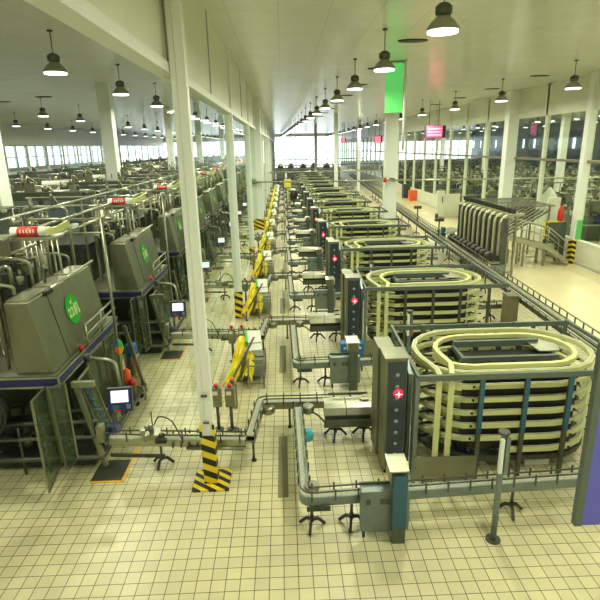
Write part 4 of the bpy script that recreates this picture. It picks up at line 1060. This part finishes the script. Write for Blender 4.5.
# electrical cabinet and bins by the right wall
ec = thing('electrical_cabinet', (12.55, 41, 0), 'white electrical cabinet standing free beside the right wall', 'cabinet')
MB().box(12.25, 12.85, 40.8, 41.3, 0.05, 2.1).build('body', 'whitepart', ec, 0.015); MB().box(12.45, 12.7, 40.785, 40.8, 1.0, 1.75).build('door', 'wall', ec); MB().box(12.6, 12.66, 40.77, 40.79, 1.2, 1.7).build('dark_handle', 'black', ec)
MB().cyl((12.2, 40.7, 0), 0.12, 0.35, 10).build('floor_pump', 'dark', ec)
struct('wall_right', MB().box(12.85, XW, 41.0, 41.15, 0, 1.85), 'wall')
tag(MB().box(XW - 0.85, XW - 0.12, 54.0, 54.8, 0.0, 1.1).build('red_bin', 'orange', None, 0.04), 'orange red bin standing against the right wall', 'bin')
tag(MB().box(XW - 0.8, XW - 0.12, 57.0, 58.0, 0.0, 1.5).build('brown_bin', 'dark', None, 0.04), 'dark bin just beyond the orange red bin at the right wall', 'bin')
dk = thing('roller_table', (8.2, 31, 0), 'grey roller table joining the return conveyor and the case packer', 'conveyor')
MB().slab([(8.6, 27.9), (10.4, 29.6), (10.0, 30.4), (8.3, 28.9)], 0.8, 0.88).build('bed', 'steel', dk); MB().box(9.2, 9.3, 29.1, 29.2, 0, 0.8).box(8.5, 8.58, 28.3, 28.38, 0, 0.8).box(10.0, 10.08, 29.8, 29.88, 0, 0.8).build('legs', 'steel_dk', dk)
rb = thing('roller_table', (8.2, 24, 0), 'long grey roller table along the front of the black rollers', 'conveyor')
MB().box(8.58, 8.70, 21.8, 27.4, 0.50, 0.62).build('bed', 'steel', rb); MB().box(8.6, 8.66, 22.3, 22.36, 0, 0.5).box(8.6, 8.66, 26.5, 26.56, 0, 0.5).build('legs', 'steel_dk', rb)

# cross pipes
cp = thing('cross_pipe', (6, 32.55, 3.6), 'long steel pipe crossing the hall between the two broad columns', 'pipe')
MB().tube([(-2.1, 32.42, 3.66), (22, 32.42, 3.45)], 0.05, 10).build('pipe', 'steel_lt', cp)
MB().lathe((-2.15, 32.42, 3.66), [(0.06, 0), (0.17, 0.1), (0.17, 0.4), (0.06, 0.62)], 14, 'x').build('cone_joint', 'steel', cp)
MB().box(6.8, 7.0, 32.45, 33.24, 3.5, 3.68).build('clamp', 'steel_dk', cp)
MB().cyl((6.35, 32.42, 3.46), 0.10, 0.30, 10).build('red_valve', 'redlabel', cp)
cp2 = thing('cross_pipe', (6, 60, 2.95), 'thinner steel pipe crossing the hall farther back', 'pipe')
MB().tube([(-1.5, 60, 2.95), (14, 60, 2.95)], 0.08, 8).build('pipe', 'steel_lt', cp2)
for x in (1.0, 12.0): MB().cyl((x, 60, 3.0), 0.02, CEIL - 3.0, 6).build('hanging_rod', 'steel_dk', cp2)
for y, z, l in ((74, 3.2, 'third pipe crossing the hall in front of the far machines'), (90, 3.6, 'farthest pipe crossing the hall before the bright windows')):
    t = thing('cross_pipe', (6, y, z), l, 'pipe'); MB().tube([(-1.5, y, z), (14, y, z)], 0.07, 8).build('pipe', 'steel', t)
    for x in (1.0, 12.0): MB().cyl((x, y, z), 0.02, CEIL - z, 6).build('hanging_rod', 'steel_dk', t)
tag(MB().box(0.1, 0.75, 49.6, 50.0, 2.0, 2.75).cyl((0.42, 49.8, 0), 0.05, 2.0, 8).build('yellow_notice_box', 'paleyellow'), 'yellow box on a pole in the aisle far back', 'sign')
tag(MB().lathe((0.95, 47.5, 1.1), [(0.3, 0), (0.34, 0.1), (0.34, 0.6), (0.2, 0.8)], 12).cyl((0.95, 47.5, 0), 0.06, 1.1, 8).build('black_drum', 'black'), 'black drum on a stand in the aisle below the yellow box', 'drum')

# LED displays
def display(x, y, w_, h_, z, label):
    t = thing('hanging_display', (x, y, z), label, 'display')
    MB().box(x - w_ / 2 - 0.03, x + w_ / 2 + 0.22 * w_, y, y + 0.45, z - h_ / 2 - 0.03, z + h_ / 2 + 0.03).build('casing', 'black', t)
    MB().box(x - w_ / 2, x + w_ / 2, y - 0.02, y, z - h_ / 2, z + h_ / 2).build('lit_face', 'led', t)
    s = MB(); rr = random.Random(4)
    for ln in range(3):
        xx = x - w_ * 0.42
        while xx < x + w_ * 0.38:
            ww = rr.uniform(0.04, 0.09) * w_; s.box(xx, xx + ww, y - 0.03, y - 0.02, z + h_ * (0.25 - 0.27 * ln) - 0.04 * h_, z + h_ * (0.25 - 0.27 * ln) + 0.05 * h_); xx += ww + 0.03 * w_
    s.build('lit_text', 'ledtext', t)
    MB().cyl((x - w_ * 0.3, y + 0.2, z + h_ / 2), 0.02, CEIL - z - h_ / 2, 6).cyl((x + w_ * 0.3, y + 0.2, z + h_ / 2), 0.02, CEIL - z - h_ / 2, 6).build('hanging_rod', 'steel_dk', t)
    return t
display(10.75, 37.5, 1.12, 0.76, 6.52, 'large pink lit display hanging over the right aisle')
display(11.35, 63.0, 0.75, 0.75, 6.35, 'smaller pink lit display hanging left of the large one, farther off')
display(8.1, 70.0, 0.4, 0.6, 6.35, 'tiny display hanging farthest back left of the other two')

# green and lilac gallery glass reflections built as solid sheets, pale strip beside
gbn = thing('green_reflection', (4.15, 20.0, 7.0), 'bright green glass reflection built as a hanging sheet before the broad right column', 'reflection')
MB().box(3.84, 4.48, 20.0, 20.03, 6.84, 8.54).build('reflection_sheet', 'reflect_green', gbn); MB().box(3.8, 4.52, 19.98, 20.05, 8.54, 8.6).build('added_rail', 'steel', gbn)
tag(MB().cyl((4.56, 20.0, 5.5), 0.05, CEIL - 5.5, 10).build('lilac_strip', M['white']), 'thin pale strip reaching down beside the green reflection', 'tube')
pb = thing('lilac_reflection', (1.95, 3.0, 3.2), 'lilac blue glass reflection with dark grey edge, built as a board at lower right', 'board')  # reflection in the gallery glass, given a solid board and stand
MB().plate([(2.06, 3.0, 3.05), (2.8, 3.0, 3.05), (2.8, 3.0, 4.45), (2.06, 3.0, 4.45)], 0.03).build('board', 'purple', pb)  # added sheet standing in for the lilac glass reflection
MB().bar([(2.045, 3.0, 3.05), (2.035, 3.0, 4.45)], 0.05, 0.05).build('reflection_edge', 'gunmetal', pb)
MB().cyl((2.4, 3.03, 0), 0.04, 3.05, 10).cyl((2.4, 3.03, 0), 0.25, 0.03, 16).build('stand', 'steel_dk', pb)

# ================================================================= NEXT HALL behind the right glass wall
mk = thing('next_hall_machine', (20, 24, 0), 'x', 'machine')
rr = random.Random(21)
MB().box(17.0, 22.6, 23.0, 24.6, 0.0, 1.5).build('body', 'greycab', mk, 0.02)
b = MB()
for k in range(6): b.box(17.2 + 0.9 * k, 17.7 + 0.9 * k, 23.1, 24.2, 1.5, 1.7 + rr.uniform(0, 0.9))
b.build('housings', 'steel', mk)
MB().box(16.6, 23.0, 22.5, 22.75, 0.95, 1.02).build('conveyor_bed', 'steel_lt', mk)
b = MB()
for k in range(8): b.box(16.7 + 0.8 * k, 16.76 + 0.8 * k, 22.5, 22.56, 0, 0.95)
for k in range(9): b.tube([(16.8 + 0.7 * k, 24.6, 1.0), (16.8 + 0.7 * k, 24.6, 2.8)], 0.03)
b.tube([(16.8, 24.6, 2.8), (22.4, 24.6, 2.8)], 0.04); b.build('frame', 'steel_dk', mk)
MB().box(18.2, 18.8, 22.9, 23.0, 1.0, 1.45).build('blue_panel', 'navy', mk)
clutter(16.8, 22.6, 22.6, 24.4, 1.4, 2.6, 60, 12, 'fittings', 'chute2', mk); clutter(16.8, 22.6, 22.4, 24.4, 1.2, 2.4, 30, 13, 'dark_fittings', 'dark', mk)
NX = rows(mk, 11, lambda k: 'machine behind the right glass wall, first file, %s from the camera' % ORD[k], 'machines behind the right glass wall', pitch=6.5)
for col, (dx, dy) in enumerate(((8.5, 6.0), (17.0, 12.0))):
    for k in range(9):
        c_ = copy_tree(mk); c_.location = mk.location + Vector((dx, dy + 8.0 * k, 0)); c_['label'] = 'machine behind the right glass wall, %s file, %s from the camera' % (('second', 'third')[col], ORD[k])
bw = thing('next_hall_bulk_bag', (17.3, 30, 0), 'x', 'bag')
MB().box(16.9, 17.7, 29.6, 30.4, 0.0, 0.12).build('pallet', 'brown', bw); MB().lathe((17.3, 30, 0.12), [(0.4, 0), (0.48, 0.2), (0.46, 2.2), (0.2, 2.5), (0.08, 2.7)], 12).build('sack', 'whitepart', bw)
bw2 = copy_tree(bw); bw2.location = (18.6, 27.0, 0); bw['label'] = 'pale bulk sack behind the right glass wall, left one of two'; bw2['label'] = 'pale bulk sack behind the right glass wall, right one of two'
bw.location = (17.5, 33.6, 0)
tag(MB().box(14.6, 17.2, 42.0, 46.0, 0.01, 0.03).build('green_floor_mat', 'greengrass'), 'green mat on the floor just behind the right glass wall', 'mat')
for k in range(4):
    column('support_column', 22.5, 26.0 + 16 * k, 0.5, 0.5, 'pale column in the hall behind the right glass wall, %s from the camera' % ORD[k])

# far machines at the end of the centre hall
fe = thing('end_hall_machine', (2, 98, 0), 'x', 'machine')
MB().box(-0.4, 1.2, 97, 99, 0, 1.9).build('body', 'whitepart', fe, 0.02); MB().lathe((0.4, 98, 1.9), [(0.6, 0), (0.5, 0.5), (0.2, 0.8)], 14).build('dome', 'steel_lt', fe)
b = MB()
for k in range(4): b.tube([(-0.3 + 0.6 * k, 97, 1.9), (-0.3 + 0.5 * k, 97, 3.0)], 0.05)
b.build('pipes', 'steel_dk', fe)
first = True
for k, x in enumerate((1.2, 3.2, 5.4, 7.6, 9.8, 11.8)):
    q = fe if k == 0 else copy_tree(fe); q.location = (x, 98 + (k % 2) * 3, 0); q['label'] = 'domed machine before the bright end windows, %s from the left' % ORD[k].replace('nearest', 'first'); q['group'] = 'domed machines at the far end'
